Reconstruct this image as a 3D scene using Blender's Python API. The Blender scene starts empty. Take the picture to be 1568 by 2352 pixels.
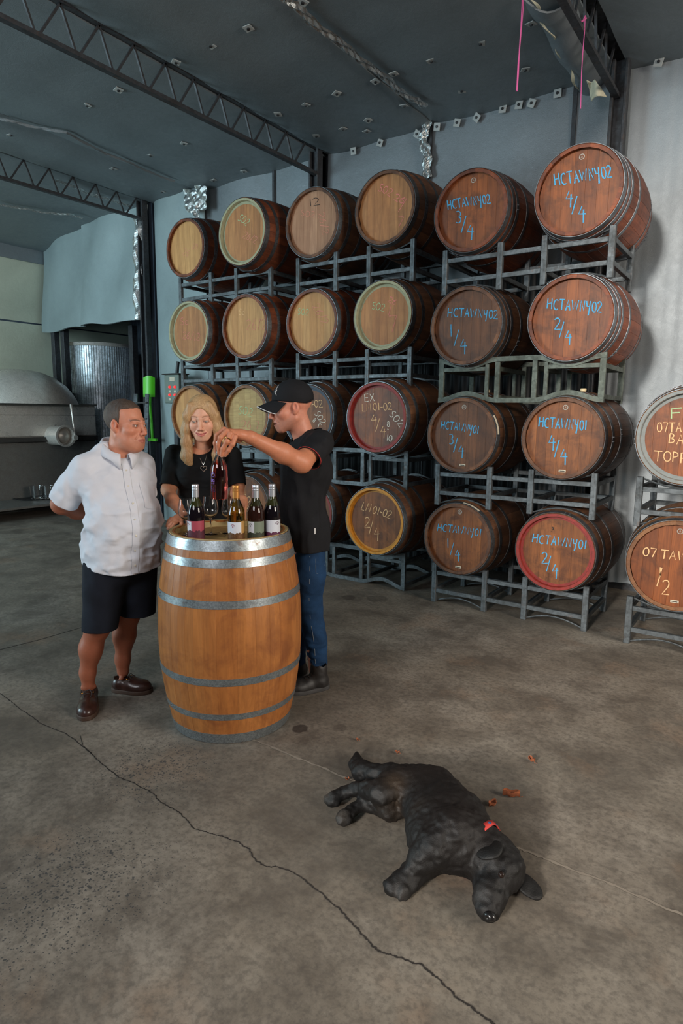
import bpy, bmesh, math, random
import numpy as np
from mathutils import Vector, Matrix
PI = math.pi
rnd = random.Random(7)
C = bpy.context.scene.collection
sc = bpy.context.scene
# ---------------------------------------------------------------- camera, world, lights, exposure
W, H = 1568, 2352
F_PX, PHI, RHO, TH, CH = 1440.4, .155, .0112, .6123, 1.5007
FW = np.array([-math.sin(TH)*math.cos(PHI), math.cos(TH)*math.cos(PHI), -math.sin(PHI)])
_rt = np.array([math.cos(TH), math.sin(TH), 0.]); _up = np.cross(_rt, FW)
CR = _rt*math.cos(RHO)+_up*math.sin(RHO); CU = np.cross(CR, FW)
CO = np.array([0, 0, CH])
cd = bpy.data.cameras.new('camera'); cam = bpy.data.objects.new('camera', cd); C.objects.link(cam)
cd.sensor_fit = 'HORIZONTAL'; cd.sensor_width = 36; cd.lens = F_PX/W*36; cd.clip_start = .05; cd.clip_end = 100
M = Matrix.Identity(4)
for i in range(3):
    M[i][0], M[i][1], M[i][2], M[i][3] = CR[i], CU[i], -FW[i], CO[i]
cam.matrix_world = M
sc.camera = cam

wd = bpy.data.worlds.new('daylight'); sc.world = wd; wd.use_nodes = True
wd.node_tree.nodes['Background'].inputs[0].default_value = (.55, .70, .85, 1)
wd.node_tree.nodes['Background'].inputs[1].default_value = .04
def area(name, loc, target, sx, sy, power, col):
    l = bpy.data.lights.new(name, 'AREA'); l.shape = 'RECTANGLE'; l.size = sx; l.size_y = sy
    l.energy = power; l.color = col
    o = bpy.data.objects.new(name, l); C.objects.link(o); o.location = loc
    o.rotation_euler = (Vector(target)-Vector(loc)).to_track_quat('-Z', 'Y').to_euler()
    return o
area('door_daylight', (-.8, -12.0, 4.9), (-1.2, 5.6, 1.8), 1.3, 1.3, 2700, (1.0, .95, .87))      # low daylight through the tall door behind the photographer
area('side_door_daylight', (5.0, 2.2, 2.9), (-2.3, 2.3, 1.1), 2.4, 2.2, 330, (1.0, .91, .80))
area('front_fill', (-1.2, -2.5, 3.1), (-2.6, 3.2, 1.4), 2.2, 1.2, 95, (.95, .96, 1.0))       # added fill behind the camera to brighten rack fronts and faces   # lamp above: side opening to the right
area('left_door_daylight', (-8.0, -2.6, 2.2), (-8.6, 5.0, 2.6), 3.4, 3.0, 500, (.66, .90, 1.0))  # cool light from the left bay
sc.view_settings.view_transform = 'Standard'; sc.view_settings.look = 'None'
sc.view_settings.gamma = 1; sc.view_settings.use_curve_mapping = False
sc.view_settings.exposure = 0.06
try: sc.cycles.max_bounces = 8; sc.cycles.transmission_bounces = 8
except Exception: pass

# ---------------------------------------------------------------- measuring helpers (a photo pixel plus a real plane gives a world point)
def ray(u, v):
    return FW+CR*(u-W/2)/F_PX-CU*(v-H/2)/F_PX
def onax(u, v, ax, val):
    d = ray(u, v); t = (val-CO[ax])/d[ax]; return CO+t*d
def aY(u, v, y): return onax(u, v, 1, y)
def aZ(u, v, z=0.): return onax(u, v, 2, z)
def aX(u, v, x): return onax(u, v, 0, x)
FH = np.array([-math.sin(TH), math.cos(TH), 0.]); RH = np.array([math.cos(TH), math.sin(TH), 0.])
def pt(u, v, hd):
    d = ray(u, v); return CO+d*(hd/(d@FH))

# ---------------------------------------------------------------- object helpers
def link(name, me, mat=None, parent=None):
    o = bpy.data.objects.new(name, me); C.objects.link(o)
    if mat is not None and len(me.materials) == 0:
        for m in (mat if isinstance(mat, (list, tuple)) else [mat]): me.materials.append(m)
    if parent is not None: o.parent = parent
    return o
def mk(name, verts, faces, mat, parent=None, smooth=False, base=None):
    v = np.asarray(verts, float).reshape(-1, 3)
    if base is not None: v = v-np.asarray(base, float)
    me = bpy.data.meshes.new(name); me.from_pydata(v.tolist(), [], [list(map(int, f)) for f in faces])
    me.update()
    if smooth: me.shade_smooth()
    return link(name, me, mat, parent)
def tag(o, label=None, cat=None, group=None, kind=None):
    if label: o['label'] = label
    if cat: o['category'] = cat
    if group: o['group'] = group
    if kind: o['kind'] = kind
    return o
def empty(name, loc=(0, 0, 0), label=None, cat=None, group=None, kind=None, rot=None):
    o = bpy.data.objects.new(name, None); C.objects.link(o); o.location = Vector([float(a) for a in loc])
    o.empty_display_size = .1
    if rot: o.rotation_euler = rot
    return tag(o, label, cat, group, kind)
class MB:
    def __init__(s): s.v = []; s.f = []
    def add(s, v, f):
        n = len(s.v); s.v += [tuple(map(float, a)) for a in v]; s.f += [tuple(i+n for i in q) for q in f]; return s
    def box(s, a, b):
        x0, y0, z0 = a; x1, y1, z1 = b
        return s.add([(x0, y0, z0), (x1, y0, z0), (x1, y1, z0), (x0, y1, z0), (x0, y0, z1), (x1, y0, z1), (x1, y1, z1), (x0, y1, z1)],
                     [(0, 3, 2, 1), (4, 5, 6, 7), (0, 1, 5, 4), (1, 2, 6, 5), (2, 3, 7, 6), (3, 0, 4, 7)])
    def bbox(s, a, b, bv=.004):     # box with chamfered long look: inset top/bottom loops
        x0, y0, z0 = a; x1, y1, z1 = b; bv = min(bv, (x1-x0)/3, (y1-y0)/3, (z1-z0)/3)
        me = bmesh.new(); bmesh.ops.create_cube(me, size=1)
        for v in me.verts: v.co = Vector(((x0+x1)/2+v.co.x*(x1-x0), (y0+y1)/2+v.co.y*(y1-y0), (z0+z1)/2+v.co.z*(z1-z0)))
        bmesh.ops.bevel(me, geom=me.edges[:], offset=bv, segments=1, affect='EDGES')
        me.verts.index_update()
        s.add([v.co for v in me.verts], [[v.index for v in f.verts] for f in me.faces]); me.free(); return s
    def bar(s, a, b, w, h, up=(0, 0, 1)):   # rectangular bar from a to b
        a = np.array(a, float); b = np.array(b, float); d = b-a; d /= np.linalg.norm(d)
        u = np.array(up, float); r = np.cross(d, u)
        if np.linalg.norm(r) < 1e-4: r = np.cross(d, [0, 1, 0])
        r /= np.linalg.norm(r); u = np.cross(r, d)
        q = [(-1, -1), (1, -1), (1, 1), (-1, 1)]
        v = [a+r*w/2*i+u*h/2*j for i, j in q]+[b+r*w/2*i+u*h/2*j for i, j in q]
        return s.add(v, [(0, 1, 2, 3), (7, 6, 5, 4), (0, 4, 5, 1), (1, 5, 6, 2), (2, 6, 7, 3), (3, 7, 4, 0)])
    def tube(s, pts, r, n=8, cap=True):
        pts = [np.array(p, float) for p in pts]; m = len(pts)
        rr = r if isinstance(r, (list, tuple, np.ndarray)) else [r]*m
        V = []; ref = None
        for i, p in enumerate(pts):
            d = pts[min(i+1, m-1)]-pts[max(i-1, 0)]; d = d/(np.linalg.norm(d)+1e-12)
            if ref is None: ref = np.cross(d, [0, 0, 1.]) if abs(d[2]) < .9 else np.cross(d, [0, 1., 0])
            a = ref-d*(ref@d); a /= np.linalg.norm(a)+1e-12; ref = a; b = np.cross(d, a)
            for k in range(n):
                t = 2*PI*k/n; V.append(p+rr[i]*(a*math.cos(t)+b*math.sin(t)))
        Fc = [(i*n+k, i*n+(k+1) % n, (i+1)*n+(k+1) % n, (i+1)*n+k) for i in range(m-1) for k in range(n)]
        if cap: Fc += [tuple(range(n-1, -1, -1)), tuple((m-1)*n+k for k in range(n))]
        return s.add(V, Fc)
    def lathe(s, prof, n=32, axis='Z', c=(0, 0, 0), closed=False):   # prof: (r, h)
        V = []; m = len(prof)
        for (r, h) in prof:
            for k in range(n):
                t = 2*PI*k/n; x, y = r*math.cos(t), r*math.sin(t)
                V.append((c[0]+x, c[1]+y, c[2]+h) if axis == 'Z' else (c[0]+x, c[1]+h, c[2]-y) if axis == 'Y' else (c[0]+h, c[1]+x, c[2]+y))
        L = m if closed else m-1
        return s.add(V, [(i*n+k, i*n+(k+1) % n, ((i+1) % m)*n+(k+1) % n, ((i+1) % m)*n+k) for i in range(L) for k in range(n)])
    def mesh(s, name):
        me = bpy.data.meshes.new(name); me.from_pydata(s.v, [], s.f); me.update(); return me
    def build(s, name, mat, parent=None, smooth=False, weld=False, base=None):
        if base is not None: s.v = [(a-base[0], b-base[1], c-base[2]) for a, b, c in s.v]
        me = s.mesh(name)
        if smooth:
            me.shade_smooth()
            try: me.set_sharp_from_angle(angle=math.radians(40))
            except Exception: pass
        return link(name, me, mat, parent)

# ---------------------------------------------------------------- materials
def srgb(r, g, b):
    f = lambda c: (c/12.92 if c <= .04045 else ((c+.055)/1.055)**2.4)
    return (f(r/255), f(g/255), f(b/255), 1)
class NM:
    def __init__(s, name):
        s.m = bpy.data.materials.new(name); s.m.use_nodes = True; s.t = s.m.node_tree; s.n = s.t.nodes
        s.p = s.n['Principled BSDF']
    def new(s, ty, **k):
        a = s.n.new(ty)
        for q, v in k.items():
            if q.startswith('_'): setattr(a, q[1:], v)
            else: a.inputs[q.replace('__', ' ')].default_value = v
        return a
    def l(s, a, b): s.t.links.new(a, b)
    def coord(s, scale=(1, 1, 1), obj=True, rand=False, rot=(0, 0, 0)):
        tc = s.new('ShaderNodeTexCoord'); mp = s.new('ShaderNodeMapping')
        mp.inputs['Scale'].default_value = scale; mp.inputs['Rotation'].default_value = rot
        s.l(tc.outputs['Object'], mp.inputs['Vector'])
        if rand:
            oi = s.new('ShaderNodeObjectInfo'); mu = s.new('ShaderNodeVectorMath', _operation='SCALE')
            cb = s.new('ShaderNodeCombineXYZ')
            for i in range(3): s.l(oi.outputs['Random'], cb.inputs[i])
            s.l(cb.outputs[0], mu.inputs[0]); mu.inputs['Scale'].default_value = 37.
            s.l(mu.outputs[0], mp.inputs['Location'])
        return mp.outputs[0]
    def world(s, scale=(1, 1, 1)):
        g = s.new('ShaderNodeNewGeometry'); mp = s.new('ShaderNodeMapping'); mp.inputs['Scale'].default_value = scale
        s.l(g.outputs['Position'], mp.inputs['Vector']); return mp.outputs[0]
    def noise(s, vec, scale=5, detail=4, rough=.55, dist=0.):
        n = s.new('ShaderNodeTexNoise'); n.inputs['Scale'].default_value = scale; n.inputs['Detail'].default_value = detail
        n.inputs['Roughness'].default_value = rough; n.inputs['Distortion'].default_value = dist
        s.l(vec, n.inputs['Vector']); return n.outputs['Fac']
    def vor(s, vec, scale=5, feat='F1', out='Distance'):
        n = s.new('ShaderNodeTexVoronoi'); n.feature = feat; n.inputs['Scale'].default_value = scale
        s.l(vec, n.inputs['Vector']); return n.outputs[out]
    def ramp(s, f, stops):
        r = s.new('ShaderNodeValToRGB'); e = r.color_ramp.elements
        while len(e) > 1: e.remove(e[0])
        e[0].position = stops[0][0]; e[0].color = stops[0][1] if len(stops[0][1]) == 4 else (*stops[0][1], 1)
        for p, c in stops[1:]:
            q = e.new(p); q.color = c if len(c) == 4 else (*c, 1)
        s.l(f, r.inputs[0]); return r.outputs[0]
    def mix(s, f, a, b, mode='MIX'):
        m = s.new('ShaderNodeMix'); m.data_type = 'RGBA'; m.blend_type = mode
        for x, i in ((f, 0), (a, 6), (b, 7)):
            if isinstance(x, (int, float)): m.inputs[i].default_value = x
            elif isinstance(x, tuple): m.inputs[i].default_value = x
            else: s.l(x, m.inputs[i])
        return m.outputs[2]
    def math(s, op, a, b=0.):
        m = s.new('ShaderNodeMath'); m.operation = op
        for x, i in ((a, 0), (b, 1)):
            if isinstance(x, (int, float)): m.inputs[i].default_value = x
            else: s.l(x, m.inputs[i])
        return m.outputs[0]
    def bump(s, h, strength=.3, dist=.01):
        b = s.new('ShaderNodeBump'); b.inputs['Strength'].default_value = strength; b.inputs['Distance'].default_value = dist
        s.l(h, b.inputs['Height']); s.l(b.outputs[0], s.p.inputs['Normal'])
    def set(s, **k):
        for q, v in k.items():
            i = s.p.inputs[q.replace('_', ' ')]
            if isinstance(v, (int, float, tuple)): i.default_value = v
            else: s.l(v, i)
        return s
g1 = lambda v: (v, v, v, 1)
def plain(name, col, rough=.6, metal=0., var=0., scale=20, bump=0., **k):
    m = NM(name); c = m.coord()
    if var > 0:
        n = m.noise(c, scale, 5); lo = tuple(x*(1-var) for x in col[:3])+(1,); hi = tuple(min(1, x*(1+var)) for x in col[:3])+(1,)
        m.set(Base_Color=m.ramp(n, [(.3, lo), (.7, hi)]))
        if bump: m.bump(n, bump, .004)
    else: m.set(Base_Color=col)
    m.set(Roughness=rough, Metallic=metal)
    for q, v in k.items(): m.p.inputs[q.replace('_', ' ')].default_value = v
    return m.m
def wood(name, a, b, dark, axis=1, rough=.55, stain=.5, stains=(.12, .06, .03, 1), fine=1.0):
    """a..b plank colours picked per piece, dark grain lines, soft stains"""
    m = NM(name); sc_ = [9, 9, 9]; sc_[axis] = .9
    c = m.coord(tuple(sc_), rand=True)
    oi = m.new('ShaderNodeObjectInfo')
    base = m.ramp(oi.outputs['Random'], [(0, a), (1, b)])
    n1 = m.noise(c, 3.2, 6, .62, .6)
    g = m.mix(m.ramp(n1, [(.38, g1(.0)), (.66, g1(1))]), m.mix(.45, base, dark), base)
    s2 = [60, 60, 60]; s2[axis] = 1.6
    n2 = m.noise(m.coord(tuple(s2), rand=True), 3.0, 3, .6)
    g = m.mix(m.ramp(n2, [(.30, g1(.55*fine)), (.50, g1(0))]), g, m.mix(.6, g, dark))
    w = m.noise(m.world(), 6.5, 7, .68, .6)
    g = m.mix(m.ramp(w, [(.46, g1(0)), (.68, g1(stain))]), g, stains)
    m.set(Base_Color=g, Roughness=rough); m.p.inputs['Specular IOR Level'].default_value = .35
    m.bump(n2, .18, .002)
    return m.m
def steel(name, col, rough=.5, metal=.75, dirt=(.10, .085, .07, 1), amt=.5, cell=60, rust=0.):
    m = NM(name); c = m.world()
    v = m.vor(c, cell, 'F1', 'Color'); n = m.noise(c, 9, 6, .65)
    bw = m.new('ShaderNodeRGBToBW'); m.l(v, bw.inputs[0])
    lo = tuple(x*.72 for x in col[:3])+(1,); hi = tuple(min(1, x*1.25) for x in col[:3])+(1,)
    g = m.ramp(bw.outputs[0], [(.1, lo), (.9, hi)])
    g = m.mix(m.ramp(n, [(.45, g1(0)), (.72, g1(amt))]), g, dirt)
    if rust: g = m.mix(m.ramp(m.noise(c, 14, 5, .7), [(.60, g1(0)), (.68, g1(rust))]), g, (.16, .065, .02, 1))
    r = m.ramp(n, [(.3, g1(max(0, rough-.1))), (.8, g1(min(1, rough+.25)))])
    m.set(Base_Color=g, Roughness=r, Metallic=metal); m.bump(n, .08, .003)
    return m.m
MT = {}
# head boards
MT['head_pale'] = wood('pale oak head boards', srgb(206, 156, 98), srgb(192, 138, 82), srgb(128, 82, 44), 2, .6, .25, srgb(150, 100, 60))
MT['head_tan'] = wood('tan oak head boards', srgb(188, 132, 82), srgb(172, 114, 68), srgb(104, 66, 40), 2, .6, .3, srgb(120, 74, 48))
MT['head_pink'] = wood('pinkish oak head boards', srgb(186, 140, 108), srgb(172, 126, 94), srgb(120, 80, 56), 2, .6, .3, srgb(140, 90, 66))
MT['head_brown'] = wood('brown oak head boards', srgb(150, 90, 46), srgb(118, 68, 34), srgb(64, 34, 18), 2, .55, .75, srgb(54, 30, 20))
MT['head_dark'] = wood('dark brown oak head boards', srgb(122, 76, 44), srgb(94, 57, 33), srgb(52, 30, 20), 2, .55, .75, srgb(54, 32, 22))
MT['head_red'] = wood('red brown oak head boards', srgb(148, 82, 38), srgb(116, 62, 29), srgb(66, 32, 18), 2, .5, .75, srgb(60, 34, 20))
MT['stave_red'] = wood('red brown oak staves', srgb(140, 72, 40), srgb(96, 50, 30), srgb(50, 26, 18), 1, .55, .55, srgb(46, 24, 18))
MT['stave_brown'] = wood('weathered brown oak staves', srgb(122, 80, 52), srgb(86, 56, 40), srgb(48, 30, 22), 1, .6, .5, srgb(44, 28, 20))
MT['stave_tan'] = wood('worn tan oak staves', srgb(150, 104, 68), srgb(122, 80, 52), srgb(66, 42, 28), 1, .6, .4, srgb(66, 42, 28))
MT['stave_orange'] = wood('honey oak staves', srgb(190, 124, 66), srgb(174, 108, 54), srgb(120, 70, 36), 2, .42, .6, srgb(112, 62, 38), .6)
MT['head_olive'] = wood('dusty yellow oak boards', srgb(190, 160, 104), srgb(172, 140, 86), srgb(120, 86, 50), 0, .6, .3, srgb(140, 104, 64))
MT['hoop'] = steel('zinc coated hoop steel', srgb(112, 116, 120), .42, .8, srgb(56, 52, 50), .5, 70)
MT['hoop_dark'] = steel('dull dark hoop steel', srgb(84, 84, 86), .5, .7, srgb(44, 38, 34), .7, 70)
MT['hoop_fg'] = steel('bright galvanised hoop steel', srgb(160, 168, 172), .34, .8, srgb(92, 92, 84), .6, 190, .5)
MT['rack'] = steel('galvanised rack steel', srgb(88, 93, 96), .55, .55, srgb(60, 60, 58), .6, 55, .25)
MT['rack_green'] = steel('weathered green grey rack steel', srgb(86, 92, 84), .6, .4, srgb(60, 62, 54), .6, 55, .2)
MT['frame'] = steel('dark painted frame steel', srgb(58, 60, 64), .55, .3, srgb(40, 34, 30), .6, 60, .2)
MT['chalk_blue'] = plain('blue chalk', srgb(72, 150, 190), .95, var=.25, scale=160)
MT['chalk_pink'] = plain('pink chalk', srgb(206, 122, 110), .95, var=.25, scale=160)
MT['chalk_faint'] = plain('faint pink chalk', srgb(200, 130, 108), .95, var=.2, scale=160)
MT['chalk_white'] = plain('white chalk', srgb(214, 204, 188), .95, var=.25, scale=160)
MT['chalk_tan'] = plain('cream chalk', srgb(220, 176, 128), .95, var=.25, scale=160)
MT['chalk_green'] = plain('pale green chalk', srgb(160, 186, 140), .95, var=.25, scale=160)
MT['ink'] = plain('black stencil ink', srgb(40, 30, 26), .8)
MT['paint_red'] = plain('red rim paint', srgb(124, 30, 23), .6, var=.3, scale=30)
MT['paint_yellow'] = plain('ochre rim paint', srgb(188, 124, 30), .6, var=.2, scale=30)
MT['paint_blue'] = plain('dark blue rim paint', srgb(38, 50, 66), .6, var=.3, scale=30)
MT['paint_sage'] = plain('faded sage rim paint', srgb(150, 148, 118), .7, var=.15, scale=30)
MT['paint_grey'] = plain('grey rim paint', srgb(120, 124, 122), .6, var=.15, scale=30)
MT['tag_white'] = plain('pale card', srgb(190, 180, 160), .8, var=.1)
MT['tag_ring'] = plain('grey printed ring', srgb(156, 148, 138), .7)
MT['cork'] = plain('pale bung', srgb(206, 186, 146), .7, var=.1)

def foil(name, col, metal=.55, rough=.5, ridge=0.):
    m = NM(name); c = m.world()
    n = m.noise(c, 1.4, 4, .6, .3); w = m.noise(c, 260, 2, .6); cr = m.noise(c, 14, 5, .6, .8)
    lo = tuple(x*.78 for x in col[:3])+(1,); hi = tuple(min(1, x*1.15) for x in col[:3])+(1,)
    g = m.mix(.5, m.ramp(n, [(.3, lo), (.7, hi)]), m.ramp(w, [(.3, lo), (.7, hi)]))
    m.set(Base_Color=g, Metallic=metal, Roughness=m.ramp(cr, [(.3, g1(rough-.08)), (.7, g1(rough+.12))]))
    hh = m.math('ADD', m.math('MULTIPLY', cr, .6), m.math('MULTIPLY', w, .4)); m.bump(hh, .35, .012)
    return m.m
MT['foil'] = foil('woven foil insulation', srgb(128, 134, 138))
MT['foil_ceiling'] = foil('dull ceiling foil', srgb(116, 124, 128), .3, .5)
MT['foil_sunny'] = foil('sunlit woven foil', srgb(152, 158, 162), .25, .55)  # paler than the other foil; the sunlight on this bay is in its colour
MT['foil_pale'] = foil('pale insulation facing', srgb(142, 156, 158), .25, .6)
MT['foil_bright'] = foil('crinkled silver tape', srgb(176, 180, 180), .85, .25)
MT['fibre'] = plain('cream torn fibre', srgb(190, 184, 160), .9, var=.2)

# ---------------------------------------------------------------- floor
def floor_mat():
    m = NM('stained polished concrete'); c = m.world()
    big = m.noise(c, .9, 6, .62, .5); mid = m.noise(c, 4.5, 8, .68, .4); fine = m.noise(c, 42, 6, .7)
    g = m.ramp(big, [(.30, srgb(94, 88, 80)), (.48, srgb(124, 115, 103)), (.68, srgb(144, 136, 125))])
    g = m.mix(m.ramp(m.noise(c, 2.6, 10, .74, .25), [(.38, g1(.8)), (.58, g1(0))]), g, srgb(80, 72, 64))
    g = m.mix(m.ramp(m.noise(c, 2.1, 5, .6), [(.56, g1(0)), (.72, g1(.45))]), g, srgb(142, 116, 94))
    g = m.mix(m.ramp(fine, [(.38, g1(.55)), (.55, g1(0))]), g, srgb(78, 72, 66))
    # exposed aggregate pits, denser in two worn patches
    v = m.vor(c, 95, 'F1'); pk = m.noise(c, 30, 3)
    sep = m.new('ShaderNodeSeparateXYZ'); gm = m.new('ShaderNodeNewGeometry'); m.l(gm.outputs['Position'], sep.inputs[0])
    def patch(x, y, r, dens):
        dx = m.math('MULTIPLY', m.math('SUBTRACT', sep.outputs[0], x), 1/r); dy = m.math('MULTIPLY', m.math('SUBTRACT', sep.outputs[1], y), 1/r)
        d = m.math('ADD', m.math('MULTIPLY', dx, dx), m.math('MULTIPLY', dy, dy))
        return m.math('MULTIPLY', m.ramp(d, [(0, g1(1)), (1, g1(0))]), dens)
    P_ = [patch(*aZ(360, 1760)[:2], .34, .16), patch(*aZ(300, 1960)[:2], .40, .07), patch(*aZ(60, 2080)[:2], .45, .12)]
    th = m.math('ADD', m.math('ADD', P_[0], P_[1]), P_[2])
    th = m.math('ADD', m.math('MULTIPLY', th, pk), .012)
    pit = m.math('LESS_THAN', v, m.math('MULTIPLY', th, 4.2))
    pit2 = m.math('MULTIPLY', pit, m.math('GREATER_THAN', m.noise(c, 55, 2), .47))
    g = m.mix(m.math('MULTIPLY', pit2, .8), g, srgb(52, 54, 56))
    # oil spots
    spots = [(690, 1673, .042, .8), (780, 1672, .04, .3), (655, 1668, .03, .25), (865, 1375, .10, .45), (800, 1372, .07, .5)]
    for (u, vv, r, k) in spots:
        p = aZ(u, vv)
        dx = m.math('SUBTRACT', sep.outputs[0], float(p[0])); dy = m.math('SUBTRACT', sep.outputs[1], float(p[1]))
        d = m.math('SQRT', m.math('ADD', m.math('MULTIPLY', dx, dx), m.math('MULTIPLY', dy, dy)))
        d = m.math('ADD', d, m.math('MULTIPLY', m.math('SUBTRACT', m.noise(c, 16, 3), .5), r*.9))
        g = m.mix(m.ramp(m.math('DIVIDE', d, r), [(.8, g1(k)), (1, g1(0))]), g, srgb(50, 42, 38))
    m.set(Base_Color=g, Roughness=m.ramp(mid, [(.3, g1(.5)), (.7, g1(.74))]))
    hh = m.math('SUBTRACT', m.math('ADD', m.math('MULTIPLY', fine, .4), m.math('MULTIPLY', mid, .5)), m.math('MULTIPLY', pit2, .5))
    m.bump(hh, .35, .006); m.p.inputs['Specular IOR Level'].default_value = .4
    return m.m
MT['floor'] = floor_mat()
fl = MB().box((-13, -7.2, -.15), (5, 9.2, 0)).build('floor', MT['floor']); fl['kind'] = 'structure'
MT['crack'] = plain('dark crack grit', srgb(38, 32, 28), .95, var=.2, scale=60)
MT['rust_line'] = plain('faded pale line', srgb(128, 118, 106), .9, var=.1)
def strip(name, px, w, mat, jit=0., n=14, zz=.0012, seed=1):
    rr = random.Random(seed); P3 = [aZ(u, v, zz) for u, v in px]; Q = []
    for a, b in zip(P3[:-1], P3[1:]):
        for k in range(n): Q.append(a+(b-a)*k/n)
    Q.append(P3[-1]); V = []; o = 0.
    for i, q in enumerate(Q):
        d = Q[min(i+1, len(Q)-1)]-Q[max(0, i-1)]; d /= np.linalg.norm(d); nn = np.array([-d[1], d[0], 0])
        o = o*.75+rr.uniform(-jit, jit); ww = w*rr.uniform(.45, 1.3) if jit else w
        V += [q+nn*(o-ww/2), q+nn*(o+ww/2)]
    return mk(name, V, [(2*i, 2*i+2, 2*i+3, 2*i+1) for i in range(len(Q)-1)], mat, fl)
strip('crack', [(0, 1592), (40, 1622), (90, 1660), (150, 1685), (200, 1722), (232, 1750), (275, 1785), (320, 1805), (350, 1822), (372, 1845), (402, 1858), (425, 1880), (450, 1905), (482, 1915), (510, 1920), (548, 1935), (570, 1950), (590, 1978), (612, 1990), (640, 1992), (672, 2005), (700, 2020), (740, 2055), (783, 2090)], .0052, MT['crack'], .0024)
strip('crack', [(783, 2090), (810, 2125), (835, 2150), (870, 2185), (910, 2195), (965, 2215), (1010, 2255), (1045, 2290), (1080, 2312), (1125, 2345), (1160, 2375)], .0062, MT['crack'], .0022, seed=4)
strip('crack', [(185, 1690), (190, 1712), (215, 1735)], .003, MT['crack'], .001, seed=6)
strip('control_joint', [(-60, 1506), (0, 1492), (95, 1468), (190, 1440), (300, 1412)], .006, MT['crack'], 0., 3)
strip('scuff_line', [(575, 1695), (660, 1730), (800, 1787), (900, 1830)], .012, MT['rust_line'], .004, seed=9)
strip('scuff_line', [(1180, 1945), (1250, 1972), (1400, 2030), (1568, 2100)], .012, MT['rust_line'], .004, seed=10)

# ---------------------------------------------------------------- shell: walls and ceiling
WY = 5.75
def sheet(name, fn, nu, nv, mat, parent=None, th=.02, kind=None, smooth=True):
    """a thick blanket: fn(s,t)->point, both 0..1; gets thickness along its local normal"""
    P0 = np.array([[fn(i/nu, j/nv) for j in range(nv+1)] for i in range(nu+1)], float)
    du = np.gradient(P0, axis=0); dv = np.gradient(P0, axis=1); nn = np.cross(du, dv); nn /= np.linalg.norm(nn, axis=-1, keepdims=True)+1e-12
    P1 = P0-nn*th; a = (nu+1)*(nv+1); V = np.concatenate([P0.reshape(-1, 3), P1.reshape(-1, 3)])
    ix = lambda i, j: i*(nv+1)+j
    Fc = []
    for i in range(nu):
        for j in range(nv):
            Fc.append((ix(i, j), ix(i+1, j), ix(i+1, j+1), ix(i, j+1))); Fc.append((a+ix(i, j+1), a+ix(i+1, j+1), a+ix(i+1, j), a+ix(i, j)))
    for i in range(nu):
        Fc.append((ix(i+1, 0), ix(i, 0), a+ix(i, 0), a+ix(i+1, 0))); Fc.append((ix(i, nv), ix(i+1, nv), a+ix(i+1, nv), a+ix(i, nv)))
    for j in range(nv):
        Fc.append((ix(0, j), ix(0, j+1), a+ix(0, j+1), a+ix(0, j))); Fc.append((ix(nu, j+1), ix(nu, j), a+ix(nu, j), a+ix(nu, j+1)))
    o = mk(name, V, Fc, mat, parent, smooth)
    if smooth:
        try: o.data.set_sharp_from_angle(angle=math.radians(50))
        except Exception: pass
    if kind: o['kind'] = kind
    return o
sn = math.sin
wall = empty('wall_back', (0, 0, 0), kind='structure')
# right of the last post the blanket hangs over corrugated cladding and shows its ribs
sheet('insulation_blanket', lambda s, t: (-1.33+s*6.3, WY-.01+.0045*sn((-1.33+s*6.3)*2*PI/.085+.6*sn(t*9)+2.2*sn(s*37))*(.25+.75*(1-t))*(.6+.4*sn(s*61+t*3))+.02*sn(s*11+t*2), .05+.03*sn(s*23)+t*4.2), 640, 20, MT['foil_sunny'], wall)
def wallbay(x0, x1, amp, seed, z0=.0):
    r = random.Random(seed); a, b, c_ = [r.uniform(0, 6) for _ in range(3)]
    sheet('insulation_blanket', lambda s, t: (x0+s*(x1-x0), WY-.015-amp*(sn(s*PI)*.5+.3*sn(s*7+a+t*3)+.25*sn(t*5+b)), z0+t*(4.22-z0)), 30, 20, MT['foil'], wall)
MT['corr_dark'] = plain('dark corrugated wall steel', srgb(38, 40, 42), .6, .3, var=.2, scale=5)
sheet('corrugated_sheet', lambda s, t: (-4.95+s*3.6, WY+.03+.014*sn(s*3.6*2*PI/.09), t*2.95), 240, 2, MT['corr_dark'], wall)
wallbay(-3.02, -1.36, .02, 1, 2.78); wallbay(-4.25, -3.02, .03, 2, 2.84); wallbay(-5.0, -4.34, .02, 3, 2.8); wallbay(-6.15, -5.0, .05, 4)
# bulging blanket beside the left post
sheet('insulation_blanket', lambda s, t: (-7.08+s*.95, WY-.03-.10*sn(s*PI)**.7*(.55+.45*sn(t*13+1.0)), .0+t*4.22), 20, 60, MT['foil_pale'], wall)
MB().box((-7.2, WY+.06, 0), (5, WY+.16, 4.35)).build('wall_cladding', MT['frame'], wall)
# thin joint battens on the wall
for x, w in ((-5.0, .03), (-3.02, .012), (-1.70, .035)):
    MB().bar((x, WY-.035, .1), (x, WY-.035, 4.2), w, .015, (0, 1, 0)).build('joint_batten', MT['frame'], wall)

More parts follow.
